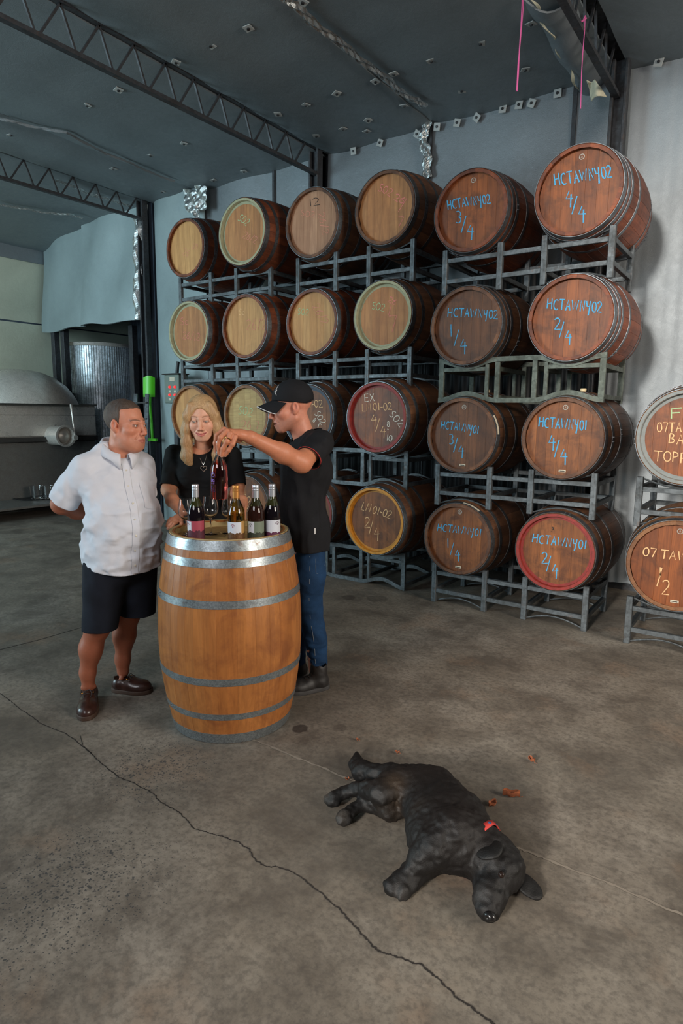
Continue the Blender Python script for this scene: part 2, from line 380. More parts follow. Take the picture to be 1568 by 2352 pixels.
CZ = 4.25
ceil = empty('ceiling', (0, 0, 0), kind='structure')
wf = empty('wall_front', (0, 0, 0), kind='structure')
MB().box((-12, -2.95, 0), (-1.25, -2.8, 4.3)).build('cladding', MT['frame'], wf)  # unseen front wall, put in so its open end trims the door beam
MB().box((-1.25, -2.95, 0), (5, -2.8, 1.40)).build('floor_shade_wall', MT['frame'], wf)  # unseen half wall, added to keep the door beam off the near floor
def bay(x0, x1, y0, y1, seed):
    r = random.Random(seed); a, b, c_ = [r.uniform(0, 6) for _ in range(3)]
    sheet('insulation_blanket', lambda s, t: (x0+s*(x1-x0), y0+t*(y1-y0), CZ-.03*(1-abs(2*s-1)**3)-.012*abs(sn((y0+t*(y1-y0)+.0)*PI/.565+.5))-.008*sn(s*9+a+t*5)), 24, 60, MT['foil_ceiling'], ceil)
bay(-1.30, 1.5, -2.8, WY+.05, 1); bay(1.5, 4.9, -2.8, WY+.05, 11); bay(-3.03, -1.40, -2.8, WY+.05, 2); bay(-4.27, -3.03, -2.8, WY+.05, 3); bay(-6.28, -4.33, -2.8, WY+.05, 4)
bay(-7.12, -6.28, -2.8, WY+.05, 5); bay(-8.75, -7.18, -2.8, 8.2, 6); bay(-11.0, -8.75, -2.8, 8.2, 7)
MB().box((-12, -2.95, CZ+.05), (5, 9.0, CZ+.15)).build('roof_deck', MT['frame'], ceil)
# washers that pin the blankets: square metal plate with a dark cap
MT['washer'] = plain('dull zinc washer', srgb(158, 160, 158), .6, .1)
MT['black'] = plain('black plastic', srgb(26, 26, 28), .5)
wm = MB().bbox((-.033, -.033, -.003), (.033, .033, .003), .002).mesh('washer'); wm.materials.append(MT['washer'])
wc = MB().lathe([(.0, -.012), (.011, -.012), (.012, -.003)], 10).mesh('cap'); wc.materials.append(MT['black'])
def washer(p, rot=(0, 0, 0), par=None):
    w_ = link('washer', wm, None, par); w_.location = p; w_.rotation_euler = rot
    link('cap', wc, None, w_)
for (u, v) in [(570, 65), (484, 105), (404, 143), (773, 215), (702, 241), (638, 263), (726, 312), (200, 242), (272, 207), (990, 140), (904, 170), (845, 276), (787, 296), (842, 302), (1220, 55), (1103, 100), (1206, 160), (1060, 208), (422, 330), (345, 357), (25, 310), (260, 388), (928, 243), (490, 414), (372, 440), (560, 394), (695, 5), (222, 450), (862, 187)]:
    p = aZ(u, v, CZ-.062); washer(p, (rnd.uniform(-.15, .15), rnd.uniform(-.15, .15), rnd.uniform(-.5, .5)), ceil)
for (u, v) in [(811, 347), (872, 328), (957, 308), (1003, 291), (1049, 282), (1094, 270), (1154, 250), (1191, 241), (1220, 237), (1280, 214), (1512, 142)]:
    p = aY(u, v, WY-.06); washer(p, (PI/2*-1+rnd.uniform(-.1, .3), rnd.uniform(0, .8), 0), wall)
# seams: crumpled silver tape on the ceiling and down the wall
def tape(px, w, mat, par, plane, seed, zoff=0.):
    r = random.Random(seed); Q = [np.array(plane(u, v)) for u, v in px]; R = []
    for a, b in zip(Q[:-1], Q[1:]):
        for k in range(10): R.append(a+(b-a)*k/10)
    R.append(Q[-1]); n = len(R); V = []; m = 7
    for i, q in enumerate(R):
        d = R[min(i+1, n-1)]-R[max(0, i-1)]; d /= np.linalg.norm(d)
        up = np.array([0, 0, -1.]) if abs(d[2]) < .6 else np.array([0, -1., 0]); s_ = np.cross(d, up)
        for k in range(m):
            V.append(q+s_*w*.85*(k/(m-1)-.5)*(1+.18*sn(i*.9+seed))+s_*.012*sn(i*.37)+up*(.012+(.010+.012*sn(i*.8+k*1.7))*sn(k/(m-1)*PI)+r.uniform(0, .005)))
    return mk('silver_tape', V, [(i*m+k, i*m+k+1, (i+1)*m+k+1, (i+1)*m+k) for i in range(n-1) for k in range(m-1)], mat, par)
CL = lambda u, v: aZ(u, v, CZ-.05)
tape([(640, -30), (668, 2), (720, 45), (780, 95), (840, 140), (900, 190), (945, 222), (977, 240)], .09, MT['foil_bright'], ceil, CL, 3)
tape([(975, 238), (979, 280), (975, 320), (980, 360), (984, 410)], .11, MT['foil_bright'], wall, lambda u, v: aY(u, v, WY-.06), 4)
tape([(-30, 262), (0, 268), (70, 283), (150, 300), (240, 345), (330, 385), (400, 412)], .035, MT['foil_ceiling'], ceil, CL, 5)
tape([(-20, 462), (40, 474), (100, 484), (160, 490), (190, 497)], .08, MT['foil_bright'], ceil, lambda u, v: aZ(u, v, CZ-.08), 6)
tape([(125, 408), (160, 422), (200, 440), (250, 455), (300, 470)], .09, MT['foil_bright'], ceil, lambda u, v: aZ(u, v, CZ-.08), 8)
# crinkled foil patch torn off the wall by the left post
rr = random.Random(5)
for (pts_, nm) in (([(420, 432), (428, 486), (448, 492), (452, 440)], 'foil_flap'), ([(446, 424), (450, 484), (474, 482), (474, 428)], 'foil_flap'), ([(446, 470), (447, 500), (458, 502), (456, 470)], 'foil_flap')):
    a, b, c_, d = [aY(u, v, WY-.16) for u, v in pts_]
    ph = rr.uniform(0, 6)
    sheet(nm, lambda s, t: a*(1-s)*(1-t)+b*(1-s)*t+c_*s*t+d*s*(1-t)+np.array([0, -.022*sn(s*5+ph)*sn(t*7)-.010*sn(t*17+s*9), 0]), 8, 12, MT['foil_bright'], wall, .004, smooth=False)

# posts and lattice trusses
def truss(x, y_end, label, y0=-1.4, zb=3.96, zt=4.225, ph=0.):
    t = empty('roof_truss', (x, 0, 0), label, 'truss', 'lattice roof trusses')
    zbf = lambda y: zb+.012*(y-3.5)
    MB().bar((0, y0, zbf(y0)), (0, y_end, zbf(y_end)), .05, .03).build('bottom_chord', MT['frame'], t)
    MB().bar((.0, y0, zt), (0, y_end, zt+.02), .05, .03).build('top_chord', MT['frame'], t)
    y = 5.23+ph
    while y > y0:
        if y+.12 < y_end:
            MB().bar((0, y, zbf(y)), (0, y+.17, zt), .016, .016, (1, 0, 0)).build('web_bar', MT['frame'], t)
        MB().bar((0, y-.02, zbf(y)), (0, y-.125, zt), .016, .016, (1, 0, 0)).build('web_bar', MT['frame'], t)
        y -= .295
    return t
truss(-4.3, 5.60, 'long dark steel lattice truss under the middle of the ceiling')
truss(-7.15, 5.62, 'dark steel lattice truss at far left of the ceiling', ph=.1)
truss(-1.35, 5.62, 'dark steel lattice truss at top right with a pink string tied on', ph=.05, zt=4.3)
def post(x, label, zt=4.25):
    t = empty('steel_post', (x, 5.62, 0), label, 'post', 'steel wall posts')
    for s in (-1, 1):
        MB().bbox((s*.05-.012, -.045, 0), (s*.05+.012, .04, zt)).build('channel', MT['frame'], t)
    MB().bbox((-.045, .005, 0), (.045, .03, zt)).build('web_plate', MT['frame'], t)
    MB().bbox((-.09, -.08, 0), (.09, .07, .012)).build('base_plate', MT['frame'], t)
post(-4.33, 'dark steel post behind the middle of the barrel wall')
post(-7.2, 'dark steel post at left of the barrel wall behind the white shirt')
post(-1.33, 'dark steel post at top right behind the highest barrel')

# insulation strip and flap beside the right truss
fo = empty('torn_insulation', (-1.75, 4.6, 4.2), 'torn grey foil insulation sagging beside the right roof truss', 'insulation')
b0 = (-1.75, 4.6, 4.2)
def sagstrip(s, t):
    e0 = np.array(aZ(1205+125*t, -5+213*t, CZ-.07)); e1 = np.array(aZ(1312+78*t, -5+190*t, CZ-.05))
    return e0*(1-s)+e1*s+np.array([0, 0, -.06*sn(s*PI)-.02*sn(t*13+s*3)])-np.array(b0)
sheet('foil_face', sagstrip, 8, 30, MT['foil'], fo, .012)
sheet('torn_edge', lambda s, t: np.array(aZ(1218+113*t+7*sn(t*19)+s*(5+3*sn(t*31)), 0+208*t, CZ-.11-.015*sn(t*23)))-np.array(b0), 2, 40, MT['fibre'], fo, .006)
A4 = [aY(*p, 5.45) for p in [(1346, 184), (1358, 232), (1390, 220), (1368, 186)]]
sheet('hanging_flap', lambda s, t: A4[0]*(1-s)*(1-t)+A4[1]*(1-s)*t+A4[2]*s*t+A4[3]*s*(1-t)+np.array([0, .04*sn(s*4+t*3), 0])-np.array(b0), 6, 8, MT['fibre'], fo, .006)
MT['string'] = plain('pink twine', srgb(196, 84, 140), .8)
st = empty('pink_string', aZ(1198, -10, 3.9), 'pink string hanging free from the ceiling', 'string', 'pink strings')
p0 = aZ(1198, -10, 3.9); hs = float(FH@p0)
MB().tube([pt(u, v, hs) for u, v in [(1199, -60), (1199, 0), (1196, 60), (1192, 120), (1190, 170), (1187, 210)]], .0032, 6).build('strand', MT['string'], st, base=p0)
MB().tube([pt(u, v, hs) for u, v in [(1201, -60), (1201, 20), (1195, 90), (1189, 150), (1186, 208)]], .0026, 6).build('strand', MT['string'], st, base=p0)
p0 = aX(1340, 45, -1.38); hs = float(FH@p0)-.16
st = empty('pink_string', p0, 'pink string knotted around the right roof truss', 'string', 'pink strings')
MB().tube([pt(u, v, hs) for u, v in [(1343, 36), (1342, 70), (1338, 120), (1335, 170), (1334, 210), (1333, 250)]], .003, 6).build('strand', MT['string'], st, base=p0)
MB().tube([pt(u, v, hs) for u, v in [(1326, 44), (1336, 50), (1346, 42), (1344, 36), (1338, 48), (1328, 52), (1330, 68)]], .004, 6).build('knot', MT['string'], st, base=p0)
MB().tube([pt(u, v, hs) for u, v in [(1338, 46), (1332, 58), (1328, 72)]], .003, 6).build('loose_end', MT['string'], st, base=p0)
# ---------------------------------------------------------------- barrels
BL = .95
def prof(rh, rb, L=BL): return lambda y: rb-(rb-rh)*(2*y/L-1)**2
def stave_mesh(w, rh, rb, L=BL, axis='Y', segs=12, th=.026, gap=.0012, a0=0., dr=.0018):
    pr = prof(rh, rb, L); V = []; Fc = []
    ys = [0, .012]+[L*k/segs for k in range(1, segs)]+[L-.012, L]
    for i, y in enumerate(ys):
        r = pr(y); ch = .006 if i in (0, len(ys)-1) else 0
        ring = [(-w/2, r-dr-ch), (-w/2+gap*2.2/rb, r-ch), (0, r+.0006-ch), (w/2-gap*2.2/rb, r-ch), (w/2, r-dr-ch), (w/2, r-th), (-w/2, r-th)]
        for a, q in ring:
            a += a0
            V.append((q*math.cos(a), y, q*math.sin(a)) if axis == 'Y' else (q*math.cos(a), q*math.sin(a), y))
    n = 7
    for i in range(len(ys)-1):
        for k in range(n):
            q = (i*n+k, i*n+(k+1) % n, (i+1)*n+(k+1) % n, (i+1)*n+k); Fc.append(q[::-1] if axis == 'Z' else q)
    Fc.append(tuple(range(n-1, -1, -1))); Fc.append(tuple((len(ys)-1)*n+k for k in range(n)))
    me = bpy.data.meshes.new('stave'); me.from_pydata(V, [], Fc); me.update(); return me
def hoop_mesh(y0, y1, rh, rb, L=BL, n=56, axis='Y', t=.0022):
    pr = prof(rh, rb, L); P_ = []
    for k in range(4): y = y0+(y1-y0)*k/3; P_.append((pr(y)+t, y))
    P_ += [(pr(y1)-.001, y1), (pr(y0)-.001, y0)]
    if axis == 'Z': P_ = P_[::-1]
    m = MB().lathe(P_, n, axis, closed=True)
    # riveted overlap
    a = -1.1; ym = (y0+y1)/2
    for dy in (-.2, .2):
        y = ym+(y1-y0)*dy*1.0; r = pr(y)+t
        for da in (0, .1):
            x, z = r*math.cos(a+da), r*math.sin(a+da)
            c = (x, y, z) if axis == 'Y' else (x, z, y)
            m.box((c[0]-.003, c[1]-.003, c[2]-.003), (c[0]+.003, c[1]+.003, c[2]+.003))
    me = m.mesh('hoop')
    for p in me.polygons: p.use_smooth = len(p.vertices) == 4 and p.index < n*6
    try: me.set_sharp_from_angle(angle=math.radians(35))
    except Exception: pass
    return me
def board_meshes(R, n, y0, y1, axis='Y'):
    out = []; e = np.linspace(-R, R, n+1)
    for i in range(n):
        a, b = e[i]+.00025, e[i+1]-.00025; xs = np.linspace(a, b, 4)
        top = [(x, math.sqrt(max(0, R*R-x*x))) for x in xs]; loop = top+[(x, -z) for x, z in top[::-1]]
        V = []; m = len(loop)
        for y in (y0, y1):
            for k, (x, z) in enumerate(loop): V.append((x, y, z) if axis == 'Y' else (z, x, y))
        # chamfered face: inset copy of the front loop for a visible joint
        Fc = [tuple(range(m)), tuple(range(2*m-1, m-1, -1))]+[(k, m+k, m+(k+1) % m, (k+1) % m) for k in range(m)]
        if axis == 'Y': Fc = [f for f in Fc]
        me = bpy.data.meshes.new('head_board'); me.from_pydata(V, [], Fc); me.update()
        bm = bmesh.new(); bm.from_mesh(me); bmesh.ops.recalc_face_normals(bm, faces=bm.faces)
        ed = [q for q in bm.edges if len(q.link_faces) == 2 and abs((q.verts[0].co-q.verts[1].co).length) > .08]
        bmesh.ops.bevel(bm, geom=ed, offset=.0005, segments=1, affect='EDGES'); bm.to_mesh(me); bm.free()
        out.append(me)
    return out
NS = 26
_st = {}
def stave_for(w, rh, rb, mat):
    k = (round(w, 3), rh, rb, mat.name)
    if k not in _st: _st[k] = stave_mesh(w, rh, rb); _st[k].materials.append(mat)
    return _st[k]
_hp = {}
def hoop_for(y0, y1, rh, rb, mat):
    k = (y0, y1, rh, rb, mat.name)
    if k not in _hp: _hp[k] = hoop_mesh(y0, y1, rh, rb); _hp[k].materials.append(mat)
    return _hp[k]
_bd = {}
def boards_for(R, mat, n=7):
    k = (R, mat.name)
    if k not in _bd:
        _bd[k] = board_meshes(R, n, .034, .052)
        for me in _bd[k]: me.materials.append(mat)
    return _bd[k]
_rm = {}
# single-stroke hand lettering
def arc(cx, cy, rx, ry, a0, a1, n=9): return [(cx+rx*math.cos(math.radians(a0+(a1-a0)*k/n)), cy+ry*math.sin(math.radians(a0+(a1-a0)*k/n))) for k in range(n+1)]
GL = {'H': [[(0, 0), (.05, 1)], [(.02, .5), (.55, .55)], [(.6, 0), (.6, 1)]], 'C': [arc(.38, .5, .36, .48, 50, 310)], 'T': [[(-.05, .98), (.7, 1)], [(.33, 1), (.3, 0)]],
 'A': [[(0, 0), (.33, 1), (.62, 0)], [(.12, .38), (.54, .4)]], 'W': [[(0, 1), (.2, 0), (.44, .8), (.64, 0), (.9, 1)]], 'N': [[(0, 0), (.03, 1), (.52, .05), (.56, 1)]],
 'Y': [[(0, 1), (.08, .5), (.4, .5)], [(.5, 1.02), (.42, .2), (.3, -.35)]], '0': [arc(.3, .5, .28, .48, 100, 460, 12)], 'O': [arc(.32, .5, .32, .48, 100, 460, 12)], '1': [[(.2, 1), (.2, 0)]],
 '2': [arc(.28, .72, .26, .26, 160, -40)+[(.02, .02), (.62, .0)]], '3': [arc(.22, .75, .22, .24, 140, -80)+arc(.22, .26, .25, .26, 80, -140)], '4': [[(.3, 1), (.0, .42), (.62, .45)], [(.45, .75), (.4, -.25)]],
 '6': [[(.45, 1), (.12, .6)]+arc(.27, .28, .22, .26, 150, 500, 10)], '7': [[(0, .98), (.55, 1), (.25, 0)]], '8': [arc(.25, .74, .2, .24, -90, 270, 10)+arc(.25, .25, .25, .26, 90, -270, 10)],
 '/': [[(.4, 1.1), (0, -.1)]], 'E': [[(.5, 1), (.02, .98), (0, 0), (.5, .03)], [(0, .5), (.42, .52)]], 'X': [[(0, 1), (.55, 0)], [(.55, 1), (0, 0)]], 'L': [[(.03, 1), (0, 0), (.5, .02)]],
 'M': [[(0, 0), (.08, 1), (.33, .3), (.58, 1), (.64, 0)]], '-': [[(.05, .45), (.4, .47)]], 'S': [arc(.28, .74, .22, .24, 50, 260)+arc(.26, .26, .24, .25, 80, -140)], 'B': [[(0, 0), (.02, 1)], arc(.03, .76, .36, .24, 90, -90, 7)+arc(.03, .27, .44, .25, 90, -90, 7)],
 'F': [[(.55, 1), (.03, .98), (0, 0)], [(0, .52), (.45, .54)]], 'P': [[(0, 0), (.02, 1)], arc(.03, .72, .42, .27, 90, -90, 7)], 'R': [[(0, 0), (.02, 1)], arc(.03, .72, .4, .27, 90, -90, 7)+[(.5, 0)]], 'I': [[(.15, 1), (.15, 0)]], 'G': [arc(.38, .5, .36, .48, 50, 330)+[(.4, .45)]], 'o': [arc(.25, .3, .22, .28, 90, 450, 10)],
 'V': [[(0, 1), (.25, 0), (.55, 1)]], 'D': [[(0, 0), (.02, 1)], arc(.03, .5, .5, .5, 90, -90, 9)], 'K': [[(0, 0), (0, 1)], [(.5, 1), (.05, .5), (.55, 0)]], ' ': []}
ADV = {'1': .4, 'I': .4, '/': .5, ' ': .35, '-': .5, 'W': 1.12, 'M': .98, 'O': .78, 'C': .80, 'N': .78, 'H': .82, 'Y': .74, 'T': .78, 'A': .80}
def write(strs, to3, w, seed=0, nrm=(0, -1, 0)):
    """strs: (text, u0, v0, u1, v1, h) in any 2-D frame (v down); to3 maps to the surface"""
    r = random.Random(seed); m = MB(); nrm = np.array(nrm, float)
    for (tx, u0, v0, u1, v1, h) in strs:
        tot = sum(ADV.get(c, .68) for c in tx); L = math.hypot(u1-u0, v1-v0); e = np.array([(u1-u0)/L, (v1-v0)/L]); up = np.array([e[1], -e[0]])
        if len(tx) == 1: sx = h*.9
        else: sx = L/(tot-.08)
        x = 0.; si = 0
        for c in tx:
            jy = r.uniform(-.05, .05)
            for pl in GL.get(c, []):
                pl = [(a+r.uniform(-.015, .015), b+r.uniform(-.02, .02)) for a, b in pl]
                P_ = [np.array(to3(*(np.array([u0, v0])+e*(x+a*.95)*sx+up*(b+jy)*h)))+nrm*.00012*(si % 5) for a, b in pl]; si += 1
                V = []
                for i, p in enumerate(P_):
                    d = P_[min(i+1, len(P_)-1)]-P_[max(i-1, 0)]; d /= np.linalg.norm(d)+1e-9; s_ = np.cross(d, nrm); ww = w*r.uniform(.7, 1.15)
                    V += [p-s_*ww/2, p+s_*ww/2]
                m.add(V, [(2*i, 2*i+1, 2*i+3, 2*i+2) for i in range(len(P_)-1)])
            x += ADV.get(c, .68)
    return m
def frac(a, b, cu, cv, hp):   # hand written fraction: a upper left, slash, b lower right
    s = hp*.46
    return [(a, cu-hp*.42, cv-hp*.08, cu, cv-hp*.08, s), ('/', cu-hp*.22, cv+hp*.22, cu+.1, cv+hp*.22, s*1.15), (b, cu+hp*.02, cv+hp*.46, cu+hp*.4, cv+hp*.46, s*1.0)]
def barrel(cx, cz, y, label, head, stave='stave_brown', hoop='hoop_dark', rim=None, ring=True, tag_=False, writing=(), rh=.28, rb=.345, hoops=6, bung=False, sticker=None):
    t = empty('wine_barrel', (cx, y, cz), label, 'barrel', 'oak wine barrels stacked on steel racks')
    r = random.Random(int(cx*1000+cz*77))
    w = 2*PI/NS; sm = stave_for(w, rh, rb, MT[stave]); off = r.uniform(0, 1)
    for k in range(NS):
        o = link('stave', sm, None, t); o.rotation_euler = (0, off+k*w, 0)
    if hoops == 6: HY = [(.004, .046), (.115, .150), (.275, .310)]
    else: HY = [(.004, .044), (.066, .096), (.118, .148), (.262, .294)]
    for (a, b) in HY+[(BL-b, BL-a) for a, b in HY]:
        o = link('hoop', hoop_for(a, b, rh, rb, MT[hoop]), None, t); o.rotation_euler = (0, r.uniform(0, 6), 0)
    R = rh-.020
    for me in boards_for(round(R, 3), MT[head]):
        o = link('head_board', me, None, t)
    k = ('back', R, head)
    if k not in _rm:
        me = MB().lathe([(0, BL-.05), (R, BL-.05), (R, BL-.034), (0, BL-.034)], 32, 'Y').mesh('rear_head'); me.materials.append(MT[head]); _rm[k] = me
    link('rear_head', _rm[k], None, t)
    if rim:
        k = ('rim', rim, rh)
        if k not in _rm:
            wi = .030 if rim in ('paint_sage', 'paint_grey') else .026
            m = MB().lathe([(rh-.0065, -.0015), (rh-.0255, -.0015), (rh-.0275, .002), (rh-.0275, .0325), (R-wi, .0325), (R-wi, .0335), (rh-.026, .0335), (rh-.026, 0), (rh-.0065, 0)], 48, 'Y', closed=True)
            me = m.mesh('painted_rim'); me.materials.append(MT[rim]); me.shade_smooth(); me.set_sharp_from_angle(angle=.6); _rm[k] = me
        link('painted_rim', _rm[k], None, t)
    if ring:
        if 'ring' not in _rm:
            m = MB().lathe([(.013, .0318), (.018, .0318), (.018, .0336), (.013, .0336)], 20, 'Y', closed=True)
            m.add([(-.007, .0322, -.006), (-.003, .0322, -.006), (.001, .0322, .006), (-.001, .0322, .006)], [(0, 1, 2, 3)]).add([(.007, .0322, -.006), (.003, .0322, -.006), (-.001, .0322, .006), (.001, .0322, .006)], [(3, 2, 1, 0)])
            me = m.mesh('stamped_ring'); me.materials.append(MT['tag_ring']); _rm['ring'] = me
        o = link('stamped_ring', _rm['ring'], None, t); o.location = (.005, 0, R-.05)
    if tag_:
        if 'tg' not in _rm:
            me = MB().bbox((-.024, .031, -.009), (.024, .034, .009), .001).mesh('name_plate'); me.materials.append(MT['tag_white']); _rm['tg'] = me
            me = MB().box((-.017, .0303, -.003), (.017, .0309, .002)).mesh('print'); me.materials.append(MT['ink']); _rm['tgp'] = me
        o = link('name_plate', _rm['tg'], None, t); o.location = (.01, 0, -R+.035); link('print', _rm['tgp'], None, o)
    if bung:
        m = MB().lathe([(0, .022), (.020, .022), (.023, .018), (.019, -.006), (0, -.006)], 16, 'Z', (0, BL/2, rb)); m.build('bung', MT['cork'], t, True)
    if sticker:
        a0, a1 = sticker; V = []; pr = prof(rh, rb)
        for k in range(9):
            a = a0+(a1-a0)*k/8
            for yy in (.012, .032): q = pr(yy)+.0035; V.append((q*math.cos(a), yy, q*math.sin(a)))
        mk('paper_label', V, [(2*i, 2*i+1, 2*i+3, 2*i+2) for i in range(8)], MT['tag_white'], t)
    items2 = []
    for (mat, wd_, items) in writing:
        items2 += [(mat, wd_, [q]) for q in items if len(q[0]) > 1]
        if any(len(q[0]) == 1 for q in items): items2.append((mat, wd_, [q for q in items if len(q[0]) == 1]))
    for i, (mat, wd_, items) in enumerate(items2):
        to3 = lambda u, v: aY(u, v, y+.0326)-np.array([cx, y, cz])
        write(items, to3, wd_*1.25, i+int(abs(cx*50))).build('chalk_writing', MT[mat], t)
    return t
YR, YM = 4.40, 4.53
TZ = [.555, 1.352, 2.150, 2.945]      # axis heights of the four tiers, right stack
TM = [.615, 1.475, 2.300, 3.130]      # taller racks in the middle and left stacks
B = 'chalk_blue'
# right stack, columns 5 and 6
barrel(-1.2576, TZ[3], YR, 'highest barrel in top right, blue chalk HCTAWNY02 4/4', 'head_red', 'stave_red', 'hoop', hoops=8, rb=.332, writing=[(B, .0068, [('HCTAWNY02', 1275, 427, 1406, 407, 27)]+frac('4', '4', 1327, 474, 66))])
barrel(-2.004, TZ[3], YR, 'top row barrel with blue chalk HCTAWNY02 3/4', 'head_red', 'stave_red', 'hoop_dark', hoops=8, rb=.332, writing=[(B, .0062, [('HCTAWNY02', 1029, 481, 1127, 466, 21)]+frac('3', '4', 1072, 517, 60))])
barrel(-1.2576, TZ[2], YR, 'second row barrel with blue chalk HCTAWNY02 2/4 and orange staves', 'head_red', 'stave_red', 'hoop', ring=False, hoops=8, rb=.332, writing=[(B, .0065, [('HCTAWNY02', 1256, 710, 1381, 718, 24)]+frac('2', '4', 1297, 761, 58))])
barrel(-2.004, TZ[2], YR, 'second row barrel with blue chalk HCTAWNY02 1/4', 'head_dark', 'stave_brown', 'hoop_dark', ring=False, hoops=8, rb=.332, writing=[(B, .0062, [('HCTAWNY02', 1028, 727, 1143, 732, 20)]+frac('1', '4', 1056, 778, 60))])
barrel(-1.2576, TZ[1], YR, 'third row barrel with blue chalk HCTAWNY01 4/4', 'head_brown', 'stave_brown', 'hoop_dark', tag_=True, bung=True, rb=.332, writing=[(B, .0068, [('HCTAWNY01', 1237, 981, 1346, 989, 23)]+frac('4', '4', 1286, 1033, 62))])
barrel(-2.004, TZ[1], YR, 'third row barrel with blue chalk HCTAWNY01 3/4 and a pale side sticker', 'head_dark', 'stave_brown', 'hoop_dark', tag_=True, bung=True, sticker=(.05, .55), rb=.332, writing=[(B, .0058, [('HCTAWNY01', 1012, 984, 1098, 996, 18)]+frac('3', '4', 1052, 1024, 50))])
barrel(-1.2576, TZ[0], YR, 'bottom row barrel with dark red rim and blue chalk HCTAWNY01 2/4', 'head_brown', 'stave_brown', 'hoop_dark', rim='paint_red', ring=False, rb=.332, writing=[(B, .0062, [('HCTAWNY01', 1222, 1246, 1345, 1262, 20)]+frac('2', '4', 1267, 1298, 56)), ('ink', .004, [('X', 1268, 1218, 1292, 1218, 8), ('-', 1264, 1226, 1290, 1226, 10)])])
barrel(-2.004, TZ[0], YR, 'bottom row barrel with blue chalk HCTAWNY01 1/4', 'head_brown', 'stave_brown', 'hoop_dark', tag_=True, sticker=(.95, 1.45), rb=.332, writing=[(B, .0055, [('HCTAWNY01', 1004, 1219, 1104, 1232, 17)]+frac('1', '4', 1044, 1262, 46))])
# middle stack, columns 3 and 4
P, G, T_, Wh = 'chalk_pink', 'chalk_green', 'chalk_tan', 'chalk_white'
barrel(-2.80, TM[3], YM, 'top row barrel with pink chalk SO2 26/2 on a plain brown head', 'head_tan', 'stave_brown', 'hoop_dark', ring=False, writing=[(P, .0055, [('SO2', 867, 438, 896, 452, 18), ('26', 903, 458, 926, 470, 16), ('/', 915, 484, 922, 486, 30), ('7', 910, 520, 920, 522, 26)])])
barrel(-3.535, TM[3], YM, 'top row barrel stamped with a black number 12', 'head_pink', 'stave_brown', 'hoop', ring=False, bung=True, rh=.288, writing=[('ink', .005, [('12', 709, 474, 735, 470, 17)]), ('chalk_faint', .004, [('SO2', 690, 496, 722, 500, 14), ('26/2', 728, 490, 742, 540, 16)])])
barrel(-2.80, TM[2], YM, 'second row barrel with sage rim and pink chalk squiggle', 'head_tan', 'stave_brown', 'hoop_dark', rim='paint_sage', ring=False, writing=[(G, .0045, [('SO2', 853, 710, 882, 716, 17)]), (P, .005, [('26', 890, 692, 907, 702, 13), ('/', 892, 722, 898, 722, 20), ('7', 893, 760, 903, 760, 36)])])
barrel(-3.535, TM[2], YM, 'second row pale barrel with pale green SO2 and faint pink chalk', 'head_pale', 'stave_red', 'hoop', ring=False, rh=.284, writing=[(G, .0045, [('SO2', 683, 721, 708, 724, 14)]), ('chalk_faint', .0045, [('26/2', 715, 705, 742, 748, 18)])])
barrel(-2.76, TM[1], 4.40, 'third row barrel with bright red rim and white chalk EX', 'head_red', 'stave_brown', 'hoop', rim='paint_red', ring=False, rh=.288, writing=[(Wh, .005, [('EX', 838, 922, 861, 920, 17), ('SO2', 893, 952, 918, 982, 16), ('8', 889, 980, 896, 980, 12), ('-', 886, 990, 898, 996, 12), ('10', 886, 1012, 900, 1014, 14)]), (T_, .005, [('LM01-02', 832, 945, 900, 941, 17)]+frac('4', '4', 873, 979, 48))])
barrel(-3.50, TM[1], 4.44, 'third row barrel with blue rim behind the black cap', 'head_brown', 'stave_brown', 'hoop', rim='paint_blue', ring=False, writing=[(T_, .005, [('LM01-02', 676, 940, 741, 935, 17)]), (Wh, .0045, [('SO2', 722, 950, 738, 976, 14), ('8', 717, 968, 722, 972, 10), ('1', 728, 982, 734, 984, 10)])])
barrel(-2.76, TM[0], 4.40, 'bottom row barrel with ochre rim and cream chalk LM01-02 2/4', 'head_brown', 'stave_brown', 'hoop', rim='paint_yellow', ring=False, rh=.288, writing=[(T_, .005, [('LM01-02', 829, 1170, 896, 1192, 18)]+frac('2', '4', 858, 1214, 50))])
barrel(-3.50, TM[0], 4.44, 'bottom row barrel with red rim half hidden behind the black polo shirt', 'head_brown', 'stave_brown', 'hoop', rim='paint_red', ring=False)
# left stack, columns 1 and 2
barrel(-5.12, TM[3], 4.50, 'smallest looking pale barrel at far left of the top row', 'head_pale', 'stave_red', 'hoop', ring=False, bung=True, writing=[('chalk_faint', .004, [('26', 418, 585, 432, 590, 16), ('SO', 440, 570, 452, 574, 12)])])
barrel(-4.24, TM[3], 4.40, 'top row barrel with wide sage rim, second from left', 'head_tan', 'stave_red', 'hoop_dark', rim='paint_sage', ring=False, rh=.294, writing=[(G, .0045, [('SO2', 545, 505, 565, 520, 17)]), ('chalk_faint', .0045, [('26/2', 556, 545, 586, 560, 16)])])
barrel(-4.99, TM[2], 4.40, 'second row barrel with sage rim and pink chalk 26/12, leftmost of its row', 'head_tan', 'stave_red', 'hoop', rim='paint_sage', ring=False, rh=.294, writing=[(P, .004, [('So', 414, 746, 434, 746, 17), ('26/12', 418, 778, 458, 783, 17)])])
barrel(-4.24, TM[2], 4.42, 'second row pale barrel with faint pink chalk 26/2', 'head_pale', 'stave_red', 'hoop', ring=False, rh=.29, writing=[('chalk_faint', .0045, [('26/2', 566, 758, 612, 756, 24)]), (T_, .004, [('So', 548, 722, 562, 724, 14)])])
barrel(-4.99, TM[1], 4.40, 'third row pale barrel behind the blonde hair, leftmost of its row', 'head_pale', 'stave_tan', 'hoop', ring=False, rh=.294)
